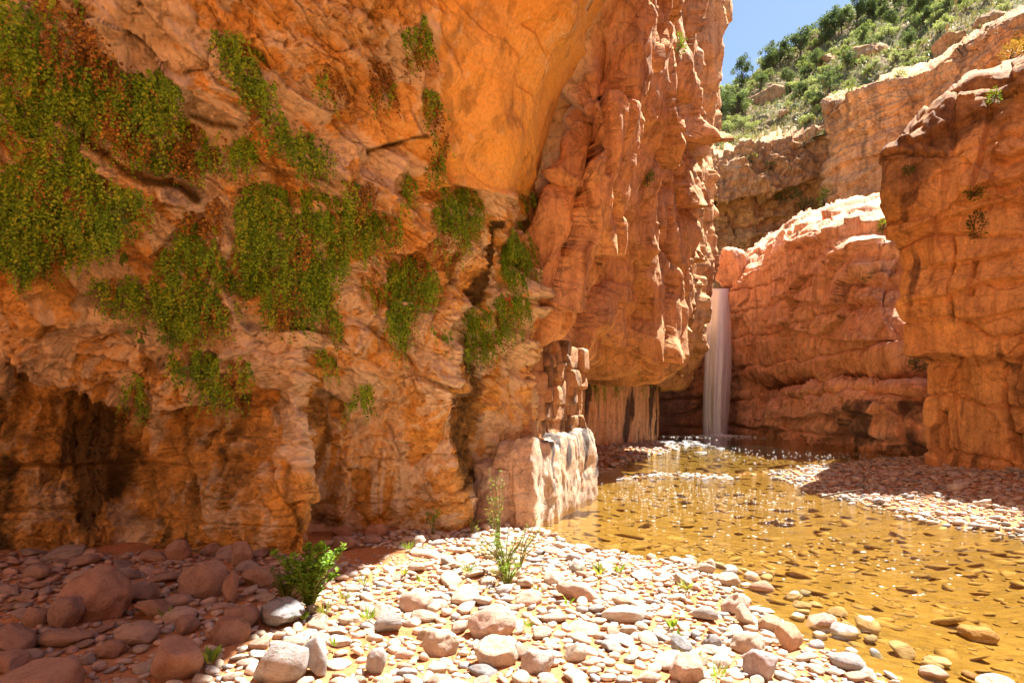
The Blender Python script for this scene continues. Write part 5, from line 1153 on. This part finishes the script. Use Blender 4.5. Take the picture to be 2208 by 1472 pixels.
bush(1120, 1225, 110, 7, 1.1, .035, 260, (.20, .25, .05), 'leaning feathery weed reaching out over the water edge', name='tall_weed', slim=.25)
bush(932, 1152, 66, 6, .3, .06, 46, (.17, .27, .03), 'broad-leaved weed under the gully', slim=.5)
bush(1018, 1150, 44, 6, .4, .03, 90, (.20, .29, .03), 'small feathery weed left of the lit ledge blocks', slim=.3)
bush(1095, 1265, 60, 12, .7, .05, 170, (.22, .32, .03), 'low light green weed at the foot of the bushy one', slim=.25)
WEED = [(870, 1248, 20), (792, 1345, 30), (1450, 1362, 26), (1492, 1440, 40), (1225, 1312, 24), (1140, 1362, 20), (1480, 1280, 24), (620, 1350, 22), (1335, 1240, 18), (785, 1268, 22), (720, 1402, 16), (1545, 1472, 36), (1292, 1245, 24), (355, 1340, 24), (450, 1440, 34), (745, 1300, 24), (905, 1262, 16), (1010, 1240, 26), (1160, 1290, 20), (1250, 1235, 18), (1460, 1385, 22), (700, 1330, 30), (655, 1345, 20), (880, 1190, 20)]
for i, (px, py, h) in enumerate(WEED):
    c, s = foot(px, py); n = int((10 + 40 * r4.random()) if i % 2 else (6 + 12 * r4.random())); a = r4.uniform(0, 6.28, n); root_me = None
    q = np.stack([np.cos(a), np.sin(a), 0 * a], 1) * r4.uniform(0, .4, (n, 1)) * h * s * .6; ax = np.stack([np.cos(a) * .7, np.sin(a) * .7, r4.uniform(.5, 1.3, n)], 1); ln = h * s * r4.uniform(.6, 1.3, n)
    o = link('small_weed', leaf_mesh('small_weed', [leaves(q, ax, np.tile((0, 0, 1.0), (n, 1)) + r4.normal(size=(n, 3)) * .3, ln, ln * (r4.uniform(.05, .10, n) if i % 2 else r4.uniform(.2, .45, n)), np.array((.22, .33, .04) if i % 3 else (.30, .32, .07)) * r4.uniform(.6, 1.3, (n, 1)))]), M_leaf)
    o.location = c + (0, 0, .03); shaded = px < 560
    tag(o, rel_label('small green weed', c[0], c[1]), 'weed', 'weeds between the shaded stones' if shaded else 'weeds on the sunlit bank')
# a grey stick on the gravel bar
a_, _ = foot(1770, 1078); b_, _ = foot(1860, 1068)
tag(link('driftwood_stick', raw_mesh('driftwood_stick', *tube([a_ + (0, 0, .06), (a_ + b_) / 2 + (0, 0, .10), b_ + (0, 0, .12)], [.02, .018, .008], 6)), M_bark), 'thin driftwood stick on the edge of the gravel bar', 'stick')

# ------------------------------------------------------------------ trees and shrubs of the hillside
def crown(n, rx, rz, zc, clumps, leaf, pal, seed, droop=0.0):
    r = np.random.default_rng(seed); parts = []; cc = []
    for i in range(clumps):
        d = unit(r.normal(size=3)[None])[0]; rad = r.uniform(.35, 1.0); cc.append((d[0] * rx * rad, d[1] * rx * rad, zc + d[2] * rz * rad, r.uniform(.16, .34) * rx, r.uniform(.75, 1.25)))
    for x, y, z, cr, br in cc:
        m = n // clumps; d = unit(r.normal(size=(m, 3))); q = d * cr * r.random((m, 1)) ** .45 * (1.25, 1.25, .85) + (x, y, z)
        parts.append(leaves(q, d + r.normal(size=(m, 3)) * .6 + (0, 0, .3), r.normal(size=(m, 3)) + (0, 0, .8), leaf * r.uniform(.7, 1.5, m), leaf * r.uniform(.4, .8, m), pal[r.integers(len(pal), size=m)] * br * r.uniform(.75, 1.25, (m, 1))))
    return leaf_mesh('crown', parts), cc
JUN = np.array([(.13, .175, .07), (.17, .21, .085), (.10, .14, .055)]); BSH = np.array([(.26, .30, .10), (.32, .36, .13), (.19, .23, .07)]); SAG = np.array([(.34, .37, .17), (.40, .42, .20), (.28, .32, .13)])
trees = []
for i in range(5):
    me, cc = crown(2200, .36, .40 + .05 * (i % 2), .56, 26, .045, JUN, 50 + i); me.materials.append(M_leaf)
    ts = [tube([(0, 0, -.08), (.02, .01, .2), (-.01, .02, .45), (.02, 0, .8)], [.035, .028, .02, .006], 6)]
    for x, y, z, cr, br in cc[:12]: ts.append(tube([(0, 0, .12 + .3 * z), (x * .5, y * .5, .12 + .6 * z), (x, y, z)], [.014, .009, .003], 4))
    tm = raw_mesh('trunk', *join_tubes(ts)); tm.materials.append(M_bark); trees.append((me, tm))
bushes = []
for i in range(6):
    me, cc = crown(1300, .5, .32, .34, 16, .06, BSH if i % 2 else SAG, 80 + i); me.materials.append(M_leaf)
    ts = [tube([(0, 0, -.1), (x * .5, y * .5, z * .5), (x, y, z)], [.03, .02, .006], 4) for x, y, z, cr, br in cc]
    tm = raw_mesh('stems', *join_tubes(ts)); tm.materials.append(M_bark); bushes.append((me, tm))
def plant(name, kind, part, px, py, hpx, wide, label, cat, group, P=PG):
    c = surf_at(P, px, py); s = c[1] / FPX * hpx; root = empty(name, c); root.rotation_euler.z = r4.uniform(0, 6.28); root.scale = (s * wide, s * wide, s); tag(root, label, cat, group)
    for nm, m in zip(part, kind): o = bpy.data.objects.new(nm, m); C.objects.link(o); o.parent = root
SKY = [(1553, 246, 46, 'first, half hidden by the cliff'), (1600, 190, 58, 'second, standing alone against the sky'), (1655, 158, 44, 'third'), (1684, 145, 50, 'fourth'), (1725, 128, 56, 'fifth'), (1745, 118, 52, 'sixth'), (1782, 92, 50, 'seventh'), (1800, 78, 46, 'eighth'),
       (1815, 70, 44, 'ninth'), (1848, 62, 52, 'tenth'), (1872, 50, 50, 'eleventh'), (1898, 30, 44, 'twelfth'), (1930, 22, 44, 'thirteenth'), (1958, 30, 50, 'fourteenth'), (1975, 50, 46, 'fifteenth')]
for i, (px, py, h, w) in enumerate(SKY):
    plant('juniper_tree', trees[i % 5], ('crown', 'trunk'), px, py, h * 1.35, .95 if i != 1 else .75, 'dark juniper on the skyline of the hill, ' + w + ' from the left' if i > 1 else 'dark juniper on the skyline, ' + w, 'tree', 'junipers along the skyline')
def _hb(n, px, py): q = surf_at(PG, px, py); return (n, q[0], q[1])
HANCH2 = [_hb('red outcrop near the skyline', 1655, 205), _hb('long red outcrop', 1870, 108), _hb('low red outcrop', 1790, 128), _hb('red ledge outcrop', 2040, 100), _hb('small brown rock', 1690, 240), _hb('stalk in mid slope', 1820, 156), _hb('lone skyline juniper', 1600, 190)]
for px, py, h, wd in ((1590, 262, 74, 1.15), (1578, 250, 50, 1.1), (1640, 195, 40, 1.1), (1700, 190, 44, 1.1), (1735, 180, 40, 1.1), (1790, 205, 60, 1.15), (1760, 150, 44, 1.1), (1830, 150, 46, 1.1), (1880, 120, 40, 1.1), (1860, 92, 40, 1.1), (1920, 70, 46, 1.1), (1958, 105, 44, 1.1), (1990, 62, 46, 1.1), (2035, 40, 50, 1.1), (2070, 22, 46, 1.1), (1905, 48, 40, 1), (1755, 232, 46, 1.1), (2000, 24, 44, 1), (1725, 215, 40, 1.1)):
    plant('juniper_tree', trees[int(r4.integers(5))], ('crown', 'trunk'), px, py, h, wd, rel_label('round dark juniper', *surf_at(PG, px, py)[:2], HANCH2) if px != 1590 else 'biggest round juniper on the slope, close to the cliff edge', 'tree', 'junipers on the slope')
n_b = 0
def _ha(n, px, py): q = surf_at(PG, px, py); return (n, q[0], q[1])
HANCH = [_ha('red outcrop near the skyline', 1655, 205), _ha('long red outcrop', 1870, 108), _ha('low red outcrop', 1790, 128), _ha('red ledge outcrop', 2040, 100), _ha('small brown rock', 1690, 240), _ha('top right outcrop', 2150, 40),
         _ha('big juniper by the cliff edge', 1590, 262), _ha('stalk leaning over the cliff', 1782, 205), _ha('stalk in mid slope', 1820, 156), _ha('lone skyline juniper', 1600, 190), _ha('far cliff rim', 1640, 300)]
XG, YG = to_px(PG); cand = np.argwhere((XG > 1540) & (XG < 2215) & (YG > -20) & (YG < 330)); cand = cand[r4.permutation(len(cand))]
used = Darts(30.0)
for i_, j_ in cand:
    px, py = XG[i_, j_], YG[i_, j_]
    if n_b >= 160 or not used.free(px, py, 9, .72): continue
    used.add(px, py, 9); n_b += 1; q = r4.random(); i = int(r4.integers(6))
    pt = PG[i_, j_]; kind_ = 'bright green bush' if i % 2 else 'grey-green bush'; lab = rel_label('low ' + kind_, pt[0], pt[1], HANCH)
    plant('hill_bush', bushes[i], ('crown', 'stems'), px, py, r4.uniform(16, 36), r4.uniform(.9, 1.35), lab, 'bush', 'low ' + kind_ + 'es on the hillside')
# pale grass on the slope
m = 16000; s = cand[r4.integers(len(cand), size=m)]; q = PG[s[:, 0], s[:, 1]] + r4.normal(size=(m, 3)) * (.3, .3, .05); ax = r4.normal(size=(m, 3)) * .5 + (0, 0, 1)
gc = np.array([(.44, .36, .18), (.30, .32, .12), (.48, .40, .20), (.24, .28, .09)])[r4.integers(4, size=m)] * r4.uniform(.7, 1.2, (m, 1))
o = link('hillside_grass', leaf_mesh('hillside_grass', [leaves(q, ax, r4.normal(size=(m, 3)), r4.uniform(.25, .7, m), r4.uniform(.08, .25, m), gc)]), M_dry); tag(o, 'pale grass and low growth covering the hillside', 'grass', kind='stuff')
# rock outcrops of the slope
for i, (px, py, w, h, lab) in enumerate(((1655, 205, 70, 52, 'red outcrop on the hillside near the skyline'), (1870, 108, 90, 42, 'long red outcrop in the middle of the hillside'), (1790, 128, 60, 26, 'low red outcrop left of the long one'), (2040, 100, 90, 40, 'red ledge outcrop at the right of the hillside'), (1690, 240, 26, 18, 'small brown rock among the lower bushes'), (2150, 40, 80, 34, 'red outcrop at the top right'))):
    c = surf_at(PG, px, py + h * .3); s = c[1] / FPX; v, f = stone_shape(4, 600 + i, cuts=9, rough=.16, lo=.6, hi=1.0, boxy=4.5); v = v * (w * s * .5, w * s * .4, h * s * .62)
    me = raw_mesh('rock_outcrop', v, f); attr(me, 'pale', np.zeros(len(v))); attr(me, 'dark', np.full(len(v), .3)); o = link('rock_outcrop', me, M_far); o.location = c; o.rotation_euler.z = .4 * i; tag(o, lab, 'rock')
for px, y0, y1, lab in ((1782, 205, 165, 'dry flower stalk leaning over the rounded cliff'), (1820, 156, 112, 'dry flower stalk in the middle of the slope'), (2045, 90, 52, 'dry flower stalk right of the long outcrop'), (2063, 34, -4, 'dry flower stalk cut by the top edge')):
    c = surf_at(PG, px, y0); s = c[1] / FPX; H = (y0 - y1) * s; root = empty('agave_stalk', c); tag(root, lab, 'stalk'); lean = .25 if px == 1782 else .05
    link('stalk', raw_mesh('stalk', *tube([(0, 0, -.2), (-lean * H * .5, 0, H * .5), (-lean * H, 0, H)], [.10, .09, .05], 6)), M_straw, root)
    v, f = stone_shape(2, 5, cuts=3); link('seed_head', raw_mesh('seed_head', v * (.16, .16, H * .2) + (-lean * H * .86, 0, H * .88), f), M_straw, root)
